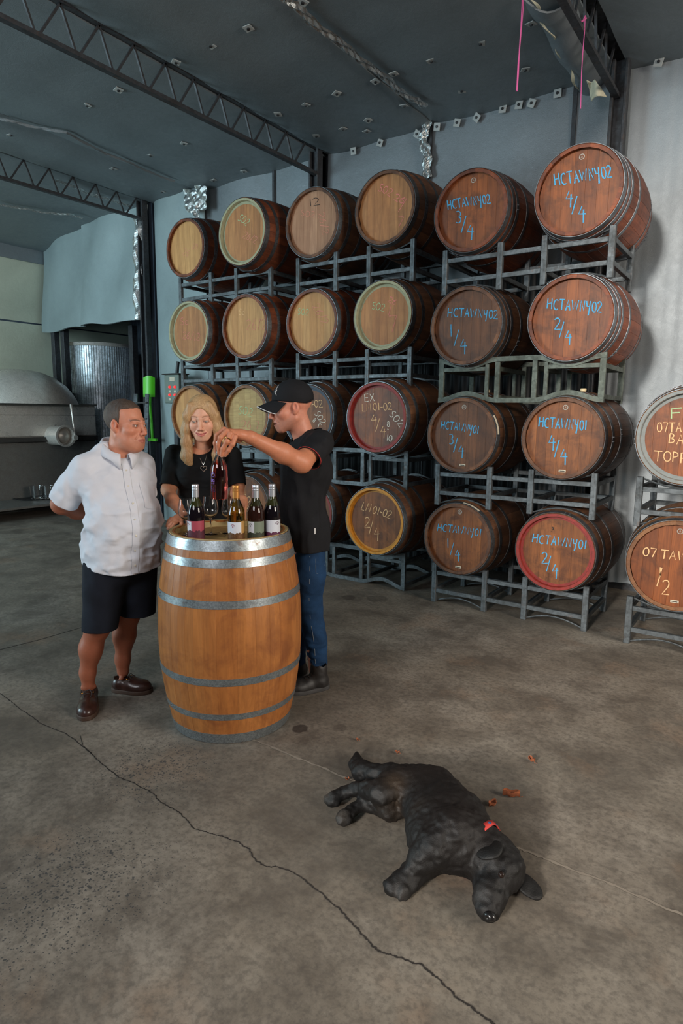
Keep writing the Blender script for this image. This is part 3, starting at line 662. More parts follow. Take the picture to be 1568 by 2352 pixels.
barrel(-4.24, TM[1], 4.42, 'third row barrel with pale green chalk SO2 beside the blonde hair', 'head_olive', 'stave_tan', 'hoop', ring=False, rh=.288, writing=[(G, .005, [('SO2', 546, 950, 577, 958, 19)]), ('chalk_faint', .005, [('26', 554, 985, 578, 985, 20), ('7', 586, 985, 592, 985, 18)])])
barrel(-4.99, TM[0], 4.42, 'bottom row barrel hidden behind the woman in black', 'head_brown', 'stave_brown', 'hoop', ring=False)
barrel(-4.24, TM[0], 4.42, 'bottom row barrel seen between the wine bottles, dull grey hoop', 'head_brown', 'stave_brown', 'hoop', ring=False, writing=[(T_, .0045, [('SO', 552, 1146, 570, 1158, 15), ('2', 562, 1172, 570, 1174, 13)])])
# far right stack
XFR = -.487
barrel(XFR, 1.385, 4.32, 'upper barrel at right edge with grey rim and cream chalk TOPP', 'head_red', 'stave_tan', 'hoop', rim='paint_grey', ring=False, rh=.292, writing=[(G, .006, [('FI', 1541, 962, 1590, 960, 24)]), (T_, .005, [('07TAW', 1508, 992, 1590, 994, 22), ('BAR', 1536, 1018, 1590, 1022, 22), ('TOPPI', 1502, 1060, 1590, 1064, 24)])])
barrel(XFR, .585, 4.32, 'lower barrel at right edge with cream chalk 07 TAW and large 1/2', 'head_red', 'stave_tan', 'hoop', rh=.288, tag_=True, writing=[(T_, .0055, [('07 TAWN', 1475, 1277, 1600, 1292, 20), ('1', 1512, 1325, 1518, 1325, 22), ('/', 1508, 1345, 1520, 1345, 36), ('2', 1518, 1366, 1560, 1370, 34)])])

# ---------------------------------------------------------------- racks
def rod_u(m, x0, x1, z, dip, y, r=.006, n=10):
    m.tube([(x0+(x1-x0)*k/n, y, z-dip*math.sin(PI*k/n)) for k in range(n+1)], r, 6); return m
def rack_straight(X, y, z0, label, group, mat='rack', depth=.57):
    t = empty('barrel_rack', (X[0], y, z0), label, 'rack', group); ox = X[0]; mt = MT[mat]; h = .325
    for yy in (0, depth):
        for i, x in enumerate(X):
            w = .020
            m = MB().bbox((x-ox-w, yy-.018, 0), (x-ox+w, yy+.018, h), .003)
            m.box((x-ox-.003, yy-.0195, .004), (x-ox+.003, yy-.018, h-.004)); m.build('upright', mt, t)
        for zz in (.098, .245):
            for a, b in zip(X[:-1], X[1:]): MB().bbox((a-ox+.02, yy-.012, zz-.016), (b-ox-.02, yy+.012, zz+.016), .002).build('cross_rail', mt, t)
        for (a, b) in ((X[0], X[1]), (X[2], X[3])):
            rod_u(MB(), a-ox+.015, b-ox-.015, h-.012, .045, yy+.012).build('cradle_rod', mt, t, True)
            rod_u(MB(), a-ox+.015, b-ox-.015, .012, -.045, yy+.012).build('foot_rod', mt, t, True)
    for i in (0, 3):
        for zz in (.10, .245): MB().bbox((X[i]-ox-.015, .018, zz-.016), (X[i]-ox+.015, depth-.018, zz+.016), .002).build('side_rail', mt, t)
    for i in (1, 2): MB().bbox((X[i]-ox-.015, .018, .08), (X[i]-ox+.015, depth-.018, .112), .002).build('side_rail', mt, t)
    return t
def wave(m, X, y, z, s, w=.034, th=.028, ox=0.):
    """flat bar that bows under (s<0) or over (s>0) each barrel bay"""
    P_ = []; (a, b, c, d) = X
    def bay_(x0, x1): return [(x0+(x1-x0)*k/14, z+s*(.5-.5*math.cos(2*PI*k/14))) for k in range(15)]
    P_ = bay_(a, b)+bay_(c, d); V = []
    for (x, zz) in P_:
        for (dy, dz) in ((-th/2, -w/2), (th/2, -w/2), (th/2, w/2), (-th/2, w/2)): V.append((x-ox, y+dy, zz+dz))
    n = len(P_); m.add(V, [(i*4+k, i*4+(k+1) % 4, (i+1)*4+(k+1) % 4, (i+1)*4+k) for i in range(n-1) for k in range(4)]+[(3, 2, 1, 0), (4*n-4, 4*n-3, 4*n-2, 4*n-1)])
    return m
def rack_wave(X, y, z0, label, group, mat='rack_green', depth=.57):
    t = empty('barrel_rack', (X[0], y, z0), label, 'rack', group); ox = X[0]; mt = MT[mat]; h = .325
    a, b, c, d = X
    b2, c2 = b+.02, c-.02
    for yy in (0, depth):
        wave(MB(), (a-.02, b2, c2, d+.02), yy, h-.012, -.052, ox=ox).build('top_rail', mt, t)
        wave(MB(), (a-.02, b2, c2, d+.02), yy, .018, .052, ox=ox).build('bottom_rail', mt, t)
        for x, z_a, z_b, w in ((a, .03, h-.025, .020), (b-.06, .04, h-.045, .014), (b2, .03, h-.03, .018), (c2, .03, h-.03, .018), (c+.06, .04, h-.045, .014), (d, .03, h-.025, .020)):
            MB().bbox((x-ox-w, yy-.010, z_a), (x-ox+w, yy+.014, z_b), .002).build('upright', mt, t)
        for (p, q) in ((a, b-.06), (c+.06, d)): MB().bbox((p-ox, yy-.006, .232), (q-ox, yy+.016, .262), .002).build('cross_rail', mt, t)
    for x in (a, b2, c2, d):
        for zz in (.04, .245): MB().bbox((x-ox-.014, .01, zz-.016), (x-ox+.014, depth-.01, zz+.016), .002).build('side_rail', mt, t)
    return t
XR = (-2.2185, -1.7903, -1.4752, -1.0402); XM = (-3.755, -3.335, -2.995, -2.58); XL = (-5.34, -4.885, -4.53, -4.09); XF = (-.745, -.31, .01, .44)
P_ = .7975; yr = 4.4847; ym = 4.63
gr = 'steel racks between the barrel rows'
for k in (0, 1, 3): rack_straight(XR, yr, P_*k, ['floor level rack under barrels HCTAWNY01 1/4 and 2/4', 'straight rack under barrels HCTAWNY01 3/4 and 4/4', '', 'topmost rack carrying the HCTAWNY02 3/4 and 4/4 barrels'][k], gr)
rack_wave(XR, yr, P_*2, 'weathered rack with wavy rails under barrels HCTAWNY02 1/4 and 2/4', gr)
ZM = [0, .875, 1.725, 2.56]
for k in (2, 3): rack_straight(XM, ym, ZM[k], ['', '', 'rack with blue sheen under the two middle barrels of the second row', 'rack under the black number 12 barrel in the top row'][k], gr)
for k in (0, 1): rack_wave(XM, ym-.02, ZM[k], ['floor level rack with wavy rails under the ochre rimmed barrel', 'wavy rack under the bright red rimmed barrel'][k], gr, 'rack')
for k in (0, 1, 2, 3): rack_straight(XL, ym, ZM[k]+.006*(k>0), ['floor level rack behind the woman in black', 'rack behind the held pink bottle', 'rack under the two left barrels of the second row', 'highest rack at left under the sage rimmed barrel'][k], gr)
for k in (0, 1): rack_straight(XF, 4.42, P_*k, ['floor level rack at the right edge under the 1/2 barrel', 'rack at the right edge under the grey rimmed barrel'][k], gr)

MT['head_rim'] = plain('pale planed oak edge', srgb(178, 156, 108), .6, var=.12, scale=14)
# ---------------------------------------------------------------- foreground barrel table
BX, BY = -2.142, 2.115
tb = empty('wine_barrel', (BX, BY, 0), 'upright honey coloured oak barrel used as a tasting table', 'barrel')
rb_ = random.Random(3); N = 27; ws = [rb_.uniform(.75, 1.35) for _ in range(N)]; s_ = sum(ws); a = .2
for k in range(N):
    w = ws[k]/s_*2*PI; me = stave_mesh(w, .283, .345, BL, 'Z', 20, a0=0, dr=.0008, gap=.0007); me.materials.append(MT['stave_orange'])
    o = link('stave', me, None, tb); o.rotation_euler = (0, 0, a+w/2); a += w
for (p, q) in ((.902, .948), (.832, .868), (.655, .690), (.300, .334), (.128, .158), (.002, .052)):
    me = hoop_mesh(p, q, .283, .345, BL, 72, 'Z', .0025); me.materials.append(MT['hoop_fg']); o = link('hoop', me, None, tb); o.rotation_euler = (0, 0, rb_.uniform(0, 6))
for me in board_meshes(.262, 8, .898, .918, 'Z'):
    me.materials.append(MT['head_olive']); link('head_board', me, None, tb)
MB().lathe([(.2575, .916), (.2572, .9492), (.2800, .9512), (.2810, .9490), (.2585, .9470), (.2590, .916)], 72, closed=True).build('chime_edge', MT['head_rim'], tb, True)
# scorched brand marks on the head
def zt(u, v): return aZ(u, v, .9186)-np.array([BX, BY, 0])
m = write([('O', 420, 1232, 425, 1232, 9), ('M', 426, 1231, 432, 1231, 8)], zt, .003, 2, (0, 0, 1))
m.build('scorched_mark', MT['ink'], tb)
m = write([('-', 500, 1228, 512, 1226, 10), ('S', 514, 1232, 518, 1232, 8), ('-', 505, 1220, 524, 1216, 8)], zt, .003, 3, (0, 0, 1)); m.build('scorched_mark', MT['ink'], tb)

# ---------------------------------------------------------------- bottles and glasses
def glassmat(name, lo, hi, zsplit, rough=.02, trans=1., ior=1.45):
    m = NM(name); tc = m.new('ShaderNodeTexCoord'); sp = m.new('ShaderNodeSeparateXYZ'); m.l(tc.outputs['Object'], sp.inputs[0])
    f = m.math('GREATER_THAN', sp.outputs[2], zsplit)
    m.set(Base_Color=m.mix(f, lo, hi), Roughness=rough); m.p.inputs['Transmission Weight'].default_value = trans; m.p.inputs['IOR'].default_value = ior
    return m.m
MT['g_red'] = glassmat('bottle of red wine', (.012, .008, .012, 1), (.05, .055, .015, 1), .165, trans=.5)
MT['g_white'] = glassmat('bottle of golden wine', (.62, .40, .07, 1), (.50, .45, .14, 1), .158)
MT['g_pinot'] = glassmat('bottle of dark tawny wine', (.05, .018, .012, 1), (.05, .05, .018, 1), .17, trans=.6)
MT['g_rose'] = glassmat('clear bottle of rose wine', (.80, .16, .14, 1), (.96, .97, .97, 1), .17)
MT['glass'] = glassmat('clear wine glass', (1, 1, 1, 1), (1, 1, 1, 1), 9)
MT['cap_silver'] = plain('silver screw cap', srgb(186, 190, 196), .35, .6)
MT['cap_gold'] = plain('copper coloured screw cap', srgb(206, 142, 74), .38, .6)
MT['lab_white'] = plain('white paper label', srgb(206, 208, 216), .6)
MT['lab_red'] = plain('crimson label panel', srgb(160, 62, 78), .6)
MT['lab_maroon'] = plain('dark maroon hill print', srgb(78, 28, 44), .6, var=.3, scale=200)
MT['lab_gold'] = plain('bronze hill print', srgb(104, 70, 40), .5, .3, var=.4, scale=200)
MT['lab_goldl'] = plain('gold label panel', srgb(196, 150, 84), .4, .4)
MT['lab_green'] = plain('sage label panel', srgb(112, 122, 104), .6)
MT['lab_dkgreen'] = plain('dark olive hill print', srgb(52, 56, 42), .6, var=.4, scale=200)
MT['lab_plum'] = plain('plum hill print', srgb(88, 34, 66), .6, var=.3, scale=200)
MT['lab_violet'] = plain('violet glass print', srgb(112, 70, 170), .5)
BH, BR = .262, .0385
BP = [(0, .004), (.028, .0), (.036, .002), (BR, .007), (BR, .125), (.0375, .140), (.033, .160), (.0245, .180), (.0175, .196), (.0145, .212), (.0138, .235), (.0145, .236), (.0145, .252), (0, .252)]
def curved(m, a0, a1, z0, z1, r, top=None, n=14):
    V = []
    for k in range(n+1):
        a = a0+(a1-a0)*k/n; zt_ = z1 if top is None else z0+(z1-z0)*top(k/n)
        V += [(r*math.cos(a), r*math.sin(a), z0), (r*math.cos(a), r*math.sin(a), zt_)]
    return m.add(V, [(2*i, 2*i+2, 2*i+3, 2*i+1) for i in range(n)])
TOCAM = math.atan2(-FH[1], -FH[0])
def bottle(loc, gm, capm, label, panels, cap=True, rot=None, face=0.):
    t = empty('wine_bottle', loc, label, 'bottle', 'wine bottles', rot=rot)
    MB().lathe(BP[::1], 40).build('glass', MT[gm], t, True)
    if cap:
        c = MB().lathe([(.0150, .200), (.0158, .200), (.0158, .2355), (.0152, .2362), (.0158, .237), (.0158, .243), (.0153, .244), (.0158, .245), (.0158, .260), (.0145, .262), (0, .262)], 32).build('screw_cap', MT[capm], t, True)
    hills = lambda ph: (lambda s: .62+.18*abs(sn(s*9+ph))+.12*abs(sn(s*23+ph*2)))
    lb = None
    for i, (a0, a1, z0, z1, mat, hill) in enumerate(panels):
        o = curved(MB(), TOCAM+face+a0, TOCAM+face+a1, z0, z1, BR+.0004+.0002*i, hills(i+face*3) if hill else None).build('label' if i == 0 else 'label_print', MT[mat], t if lb is None else lb, True)
        lb = lb or o
    return t, lb
def onbar(u, off, fwd, z=.9185): # point on the barrel head: lateral/forward offsets from centre in the horizontal view frame
    return np.array([BX, BY, z])+RH*off+FH*fwd
def hd_of(p): return float(FH@np.array(p))
def place(u, fwd, z=.9185):
    c = np.array([BX, BY, 0]); hd = hd_of(c)+fwd; p = pt(u, 1230, hd); return (float(p[0]), float(p[1]), z)
E_ = 1.35
def emblem(lb, a, z, mat='lab_red', r=BR+.0012):
    m = MB()
    A = TOCAM+a
    for k in range(7):      # arch of tiny marks over a dot
        q = (k-3)*.075; zz = z+.006-.006*(q/.22)**2
        m.add([(r*math.cos(A+q+dx), r*math.sin(A+q+dx), zz+dz) for dx, dz in ((-.025, -.002), (.025, -.002), (.025, .002), (-.025, .002))], [(0, 1, 2, 3)])
    m.add([(r*math.cos(A+dx), r*math.sin(A+dx), z+dz) for dx, dz in ((-.06, -.008), (.06, -.008), (.02, .0), (-.05, .001))], [(0, 1, 2, 3)])
    m.build('label_emblem', MT[mat], lb)
t, lb = bottle(place(451, -.155), 'g_red', 'cap_silver', 'red wine bottle with crimson label and silver cap at left of the barrel top', [(-E_, E_, .012, .100, 'lab_red', 0), (-E_, -.35, .03, .098, 'lab_white', 0), (-E_, E_, .012, .066, 'lab_maroon', 1)], face=.0); emblem(lb, -.9, .084)
t, lb = bottle(place(543, -.175), 'g_white', 'cap_gold', 'golden white wine bottle with copper coloured cap', [(-E_, E_, .012, .100, 'lab_white', 0), (.75, E_, .03, .104, 'lab_goldl', 0), (-E_, E_, .012, .060, 'lab_gold', 1)], face=0.); emblem(lb, -.25, .084)
t, lb = bottle(place(588, -.150), 'g_pinot', 'cap_silver', 'tawny wine bottle with sage green label, third from left', [(-E_, E_, .012, .100, 'lab_green', 0), (-.9, -.1, .04, .099, 'lab_white', 0), (-E_, E_, .012, .058, 'lab_dkgreen', 1)], face=0.); emblem(lb, -.55, .084, 'lab_dkgreen')
t, lb = bottle(place(625, -.105), 'g_red', 'cap_silver', 'dark red wine bottle at right with white and plum label', [(-E_, E_, .012, .100, 'lab_white', 0), (-E_, -.8, .03, .099, 'lab_plum', 0), (-E_, E_, .012, .052, 'lab_plum', 1)], face=0.); emblem(lb, .75, .086, 'lab_plum')
# bottle held up by its neck
hb = pt(503, 1146, 2.85)
tilt = -math.radians(2)
t, lb = bottle(tuple(float(x) for x in hb), 'g_rose', 'cap_silver', 'clear bottle of pink wine held up by its neck', [(-1.35, -.55, .03, .145, 'lab_violet', 0)], cap=False, rot=(0, math.radians(1.5), 0), face=0.)
MB().lathe([(.0146, .236), (.0152, .237), (.0152, .262), (0, .262)], 24).build('screw_cap', MT['cap_silver'], t, True)
def script(m, a0, a1, z0, z1):
    return m
bpy.data.objects.remove(lb)   # the print on this bottle is lettering, not a panel
m = MB(); rr = random.Random(2)
def cyl3(u, v): a = TOCAM-.78+(-v)*.0; return None
def side3(u, v):   # u runs up the bottle, v across
    a = TOCAM-.75+v; return np.array([(BR+.0006)*math.cos(a), (BR+.0006)*math.sin(a), .035+u])
V_ = []
mm = write([('ILIBO', 0, .22, .092, .22, .5)], lambda u, v: side3(u, -v+.1), .004, 5, (math.cos(TOCAM-.75), math.sin(TOCAM-.75), 0)); 
mm.build('glass_print', MT['lab_violet'], t)
def wineglass(loc, label, h=.185, s=1.):
    t = empty('wine_glass', loc, label, 'glass', 'wine glasses on the barrel')
    outer = [(0, .0), (.034, 0), (.035, .0015), (.030, .003), (.008, .006), (.004, .012), (.0036, .030), (.0036, .072), (.006, .080), (.020, .088), (.033, .102), (.0385, .120), (.038, .140), (.033, .165), (.0305, h)]
    inner = [(.0295, h), (.0318, .165), (.0367, .140), (.0372, .120), (.0318, .103), (.019, .0905), (.004, .084), (0, .083)]
    MB().lathe([(r*s, z*s) for r, z in outer+inner], 40).build('bowl_and_stem', MT['glass'], t, True)
    return t
wineglass(place(484, .02), 'wine glass in the middle under the held bottle')
wineglass(place(428, -.02), 'wine glass behind the crimson labelled bottle', s=.95)
wineglass(place(526, .05), 'wine glass behind the golden wine bottle', s=.92)

# ---------------------------------------------------------------- left background: press vat, tank, shelf
MT['stainless'] = steel('brushed stainless steel', srgb(206, 200, 192), .32, .5, srgb(130, 124, 116), .35, 260)
MT['stainless_dull'] = steel('dull stainless steel', srgb(112, 110, 106), .45, .5, srgb(84, 78, 70), .5, 260)
MT['jacket'] = steel('dimpled steel jacket', srgb(190, 198, 204), .34, .45, srgb(96, 98, 96), .6, 55)
MT['dark_steel'] = plain('dark steel', srgb(48, 46, 44), .6, .2, var=.2)
XV = -9.3
vb = empty('press_vat', (XV, 4.4, 0), 'long stainless steel press vat with round outlet at left', 'vat')
o3 = (XV, 4.4, 0); ve = 6.2
MB().bbox((-1.3, -2.2, 1.10), (0, ve-4.4, 1.585), .02).build('vat_body', MT['stainless'], vb)
MB().bbox((-1.35, -2.2, 1.585), (.04, ve-4.4, 1.61), .006).build('rim', MT['stainless_dull'], vb)
MB().box((.0, -2.2, 1.43), (.006, ve-4.4, 1.436)).build('weld_line', MT['stainless_dull'], vb)
MB().bbox((-1.3, -2.2, 1.03), (.03, ve-4.4, 1.10), .006).build('lower_beam', MT['dark_steel'], vb)
MB().bbox((-1.25, -2.2, .10), (-.05, ve-4.4, 1.03), .01).build('lower_panel', MT['stainless_dull'], vb)
for yy in (-1.8, -.2, 1.7): MB().bbox((-.12, yy-.03, 0), (-.06, yy+.03, .1), .004).build('leg', MT['dark_steel'], vb)
# domed top
dc = pt(50, 925, hd_of((XV-.5, 4.95, 0))); dr = 128/F_PX*hd_of(dc)
prof_d = [(0, .62), (.22, .605), (.42, .56), (.62, .47), (.80, .33), (.93, .15), (1.0, 0.)]
MB().lathe([(r*dr*1.0, z*dr*.98) for r, z in prof_d][::-1], 48, 'Z', (dc[0]-XV-.1, dc[1]-4.4, 1.60)).build('dome', MT['stainless'], vb, True)
# outlet with flange
oc = aX(128, 1000, XV); oy, oz = oc[1]-4.4, oc[2]
q = Vector((-FH[0], -FH[1], -.05)).normalized(); cx_ = Vector((0, oy-.12, oz))
MB().lathe([(0, -.08), (.148, -.08), (.148, .30), (.165, .305), (.165, .335), (.135, .335), (.128, .22), (.105, .215), (.10, .25), (.06, .285), (0, .295)], 40, 'X', (0, oy-.03, oz)).build('outlet', MT['stainless'], vb, True)
MB().tube([aX(172, 1003, XV+.33)-np.array(o3), aX(167, 960, XV+.30)-np.array(o3), aX(162, 922, XV+.30)-np.array(o3)], [.014, .016, .026], 10).build('lever', MT['stainless'], vb, True)
MB().lathe([(0, -.03), (.04, -.03), (.045, 0), (.04, .03), (0, .03)], 14, 'X', tuple(aX(172, 1005, XV+.33)-np.array(o3))).build('lever_hub', MT['stainless'], vb, True)
# shelf, tray and two tumblers
sh = empty('shelf', (XV+.05, 4.9, 0), 'low stainless shelf in front of the press vat', 'shelf')
MB().bbox((-.05, -2.6, .155), (.75, .52, .19), .005).build('shelf_board', MT['stainless_dull'], sh)
for yy in (-1.2, .4): MB().bbox((.6, yy, 0), (.66, yy+.05, .155), .004).build('leg', MT['dark_steel'], sh)
trp = aZ(90, 1143, .20); tr = tag(MB().lathe([(0, 0), (.30, 0), (.32, .015), (.31, .018), (.29, .006), (0, .006)], 32).build('serving_tray', MT['black'], None, True), 'round black tray under two tumblers on the shelf', 'tray'); tr.location = (trp[0]-.06, trp[1], .191)
for i, u in enumerate((86, 112)):
    p = aZ(u, 1146, .2); g = empty('tumbler', (float(p[0]), float(p[1]), .198), ['left of two clear tumblers on the black tray', 'right of two clear tumblers on the black tray, nearer the white shirt'][i], 'glass', 'tumblers on the tray')
    MB().lathe([(0, 0), (.075, 0), (.085, .01), (.10, .20), (.095, .20), (.078, .02), (0, .015)], 28).build('tumbler_glass', MT['glass'], g, True)
# jacketed tank
tc0 = pt(228, 775, 11.5); tR = 73/F_PX*11.5
tk = empty('steel_tank', (tc0[0], tc0[1], 0), 'round dimpled steel tank behind the press vat', 'tank')
n = 96; V = []; zs = np.linspace(.3, 2.62, 40)
MB().lathe([(0, .3), (tR, .3), (tR, 2.62)], 72).build('jacket', MT['jacket'], tk, True)
for k in range(90):
    a = 2*PI*k/90; MB().bar((tR*math.cos(a), tR*math.sin(a), .32), (tR*math.cos(a), tR*math.sin(a), 2.6), .010, .010, (0, 1, 0)).build('jacket_rib', MT['jacket'], tk)
MB().lathe([(tR+.02, 2.60), (tR+.03, 2.62), (tR+.02, 2.66), (tR-.02, 2.66), (0, 2.68)], 64).build('lid_rim', MT['stainless'], tk, True)
for k in range(4):
    a = 2*PI*k/4+.5; MB().bbox((tR*.8*math.cos(a)-.04, tR*.8*math.sin(a)-.04, 0), (tR*.8*math.cos(a)+.04, tR*.8*math.sin(a)+.04, .31)).build('leg', MT['dark_steel'], tk)
# alcove: outer walls in dark blue corrugated steel, pale lining on the left
MT['corr'] = plain('blue grey corrugated steel', srgb(74, 84, 98), .5, .4, var=.15, scale=6)
MT['lining'] = foil('pale green grey wall lining', srgb(186, 190, 172), .1, .65)
wl = empty('wall_left', (0, 0, 0), kind='structure')
XW = -10.85; z1_, z2_ = aX(50, 600, XW)[2], aX(50, 742, XW)[2]
sheet('lining_panel', lambda s, t: (XW-.02*sn(s*9+t*3), -1.5+s*9.6, z2_+.03+t*(z1_-z2_)), 40, 8, MT['lining'], wl)
sheet('lining_panel', lambda s, t: (XW-.02*sn(s*7+t*3+1), -1.5+s*9.6, .1+t*(z2_-.1)), 40, 12, MT['lining'], wl)
sheet('foil_panel', lambda s, t: (XW+.06+.04*sn(s*8), -1.5+s*9.45, z1_+t*(4.24-z1_)), 40, 8, MT['foil'], wl)
MB().box((XW-.1, -1.5, 0), (XW-.03, 8.3, 4.3)).build('cladding', MT['corr'], wl)
wa = empty('wall_alcove', (0, 0, 0), kind='structure')
sheet('corrugated_sheet', lambda s, t: (-10.9+s*3.8, 8.1+.02*sn(s*3.8*2*PI/.10), t*4.25), 300, 2, MT['corr'], wa)
MB().box((-7.19, 5.72, 0), (-7.12, 8.2, 4.25)).build('side_panel', MT['corr'], wa)
# posts and rails in the alcove
for i, (u0, vt, vb_) in enumerate([(128, 768, 925), (150, 768, 925), (306, 745, 940)]):
    p = pt(u0, 800, (11.05, 10.85, 10.3)[i]); q = MB().bbox((-.05, -.05, 0), (.05, .05, 2.85)).build('alcove_post', MT['frame']); q.location = (p[0], p[1], 0); tag(q, ['grey alcove post left of the steel tank', 'dark alcove post just beside the steel tank', 'dark alcove post right of the steel tank'][i], 'post', 'alcove posts')
# hanging insulation blankets at the left
hg = empty('hanging_blanket', (-8.0, 5.75, 4.2), 'large pale insulation blanket hanging above the steel tank', 'insulation', 'hanging insulation blankets'); hb0 = np.array((-8.0, 5.75, 4.2))
TLc, TRc, BLc, BRc = aY(188, 486, 5.80), aY(338, 470, 5.70), aY(192, 750, 5.80), aY(325, 738, 5.70)
sheet('blanket', lambda s, t: (TLc*(1-s)*(1-t)+TRc*s*(1-t)+BLc*(1-s)*t+BRc*s*t)-hb0+np.array([0, -.10*sn(s*PI)*(.4+.6*t)+.03*sn(s*9+t*4), .02*sn(s*8)*t]), 24, 24, MT['foil_pale'], hg, .03)
sheet('foil_edge', lambda s, t: aY(310+14*s+3*sn(t*15), 500+235*t, 5.62)-hb0+np.array([0, -.05*sn(s*PI)-.012*sn(t*31+s*5), 0]), 4, 50, MT['foil_bright'], hg, .01, smooth=False)
hg = empty('hanging_blanket', (-9.6, 5.9, 4.2), 'grey blue insulation blanket in the corner beside the left wall lining', 'insulation', 'hanging insulation blankets'); hb1 = np.array((-9.6, 5.9, 4.2))
TLc2, TRc2, BLc2, BRc2 = aX(100, 528, -10.75), aY(196, 490, 5.84), aX(104, 764, -10.75), aY(200, 752, 5.84)
sheet('blanket', lambda s, t: (TLc2*(1-s)*(1-t)+TRc2*s*(1-t)+BLc2*(1-s)*t+BRc2*s*t)-hb1+np.array([0, -.05*sn(s*PI)+.03*sn(s*7+t*5), -.02*sn(s*6)*t]), 20, 20, MT['foil_pale'], hg, .03)
# green plastic shovel, control box, coiled hose
MT['green'] = plain('bright green plastic', srgb(84, 190, 30), .4)
MT['teal_hose'] = plain('teal hose', srgb(14, 42, 52), .5)
MT['box_grey'] = plain('grey green enclosure', srgb(104, 116, 108), .5, var=.05)
MT['lamp_red'] = NM('glowing red pilot lamp').set(Base_Color=(.6, .02, .02, 1)).m; _p = MT['lamp_red'].node_tree.nodes['Principled BSDF']; _p.inputs['Emission Color'].default_value = (1, .04, .04, 1); _p.inputs['Emission Strength'].default_value = .8
hs = hd_of((-7.2, 5.6, 0))-.05
sp0 = pt(342, 930, hs); so = empty('shovel', sp0, 'bright green plastic shovel leaning upside down by the left post', 'shovel')
def off(u, v, d=0.): return pt(u, v, hs+d)-sp0
sheet('blade', lambda s, t: off(330+25*s+(1-abs(2*s-1))*0, 868+44*t-(5*sn(s*PI)*(1-t)), -.03*sn(s*PI)), 8, 8, MT['green'], so, .012)
MB().tube([off(343, 905), off(344, 930), off(347, 962), off(350, 1010)], [.03, .02, .019, .019], 10).build('handle', MT['green'], so, True)
MB().bbox(tuple(off(350, 1010)-np.array([.09, .02, .02])), tuple(off(350, 1010)+np.array([.09, .02, .02]))).build('grip', MT['green'], so)
a_ = aY(376, 861, 5.33); b_ = aY(411, 915, 5.33)
cb = empty('control_box', (a_[0], 5.33, b_[2]), 'grey control box with four red lamps beside the left post', 'control box')
wb, hb_ = b_[0]-a_[0], a_[2]-b_[2]
MB().bbox((0, 0, -.06), (wb, .16, hb_), .008).build('enclosure', MT['box_grey'], cb)
MB().bbox((-.02, -.02, hb_), (wb+.02, .16, hb_+.015), .003).build('rain_lid', MT['dark_steel'], cb)
for (u, v) in ((390, 889), (402, 889), (390, 907), (402, 907)):
    p = aY(u, v, 5.33)-np.array([a_[0], 5.33, b_[2]])
    MB().lathe([(0, -.016), (.014, -.016), (.018, -.006), (.018, 0)], 14, 'Y', tuple(p)).build('pilot_lamp', MT['lamp_red'], cb, True)
    MB().bbox((p[0]-.02, -.006, p[2]-.07), (p[0]+.02, 0, p[2]-.04), .002).build('name_plate', MT['tag_white'], cb)
MB().bbox((wb*.4, -.005, hb_-.08), (wb*.75, 0, hb_-.03), .002).build('name_plate', MT['tag_white'], cb)
MB().tube([(wb*.7, .05, hb_+.01), (wb*.75, .05, hb_+.10), (wb*.8, .05, hb_+.16)], .022, 10).build('lever', MT['black'], cb, True)
MB().bbox((.05, .09, -float(b_[2])), (.12, .14, -.06)).build('conduit', MT['frame'], cb)
MB().bbox((-.0, .04, -float(b_[2])), (wb, .2, -float(b_[2])+.03)).build('foot', MT['frame'], cb)
bpy.context.view_layer.update()
hz = empty('coiled_hose', pt(158, 905, 10.95), 'dark teal hose coiled between the dome and the steel tank', 'hose'); hc = pt(158, 905, 10.95)
MB().tube([pt(156+9*math.cos(a)+3*math.sin(2*a), 903+27*math.sin(a), 10.95+.006*k)-hc for k, a in enumerate(np.linspace(0, 4*PI, 40))], .035, 8).build('coil', MT['teal_hose'], hz, True)
# clutter seen between the man's face and the post
c0 = pt(322, 1180, hs-.4); c0[2] = 0; cl = empty('step_ladder', c0, 'folded grey step ladder leaning behind the man in white', 'ladder')
for (ua, ub) in ((312, 306), (338, 332)): MB().bar(pt(ua, 905, hs-.1)-c0, pt(ub, 1188, hs-.4)*np.array([1, 1, 0])-c0, .05, .03).build('rail', MT['rack'], cl)
for k in range(7):
    v = 925+k*37; MB().bar(pt(312-k*.9, v, hs-.13-.03*k)-c0, pt(338-k*.9, v, hs-.13-.03*k)-c0, .05, .02).build('rung', MT['dark_steel'], cl)
# dry leaves on the floor
MT['leaf'] = plain('dry brown leaf', srgb(140, 76, 44), .8, var=.4, scale=80)
def leaf(u, v, L, Wd, a, curl, label):
    p = aZ(u, v, .001); r = random.Random(u); n = 8
    def fn(s, t):
        x = (s-.5)*L; wv = Wd*math.sin(PI*min(1, max(0, s*.96+.02)))**.7*(t-.5); q = curl*(t-.5)*3.2
        y = wv*math.cos(q*.6); z = abs(t-.5)**1.5*curl*Wd*1.6+.004*sn(s*9)+.006
        return (x*math.cos(a)-y*math.sin(a), x*math.sin(a)+y*math.cos(a), z)
    o = sheet('dry_leaf', fn, n, 6, MT['leaf'], None, .0012); o.location = p; tag(o, label, 'leaf', 'dry leaves on the floor')
    m = MB().tube([(0.5*L*math.cos(a), .5*L*math.sin(a), .006), (.72*L*math.cos(a+.2), .72*L*math.sin(a+.2), .004)], .0012, 5).build('stalk', MT['leaf'], o)
leaf(1173, 1832, .066, .04, .45, 1.1, 'long curled dry leaf nearest above the dog\'s shoulders')
leaf(1131, 1852, .040, .034, 1.2, .8, 'round crumpled brown leaf beside the dog\'s back')
leaf(1220, 1750, .034, .028, -.4, .9, 'small curled brown leaf farthest right from the dog')
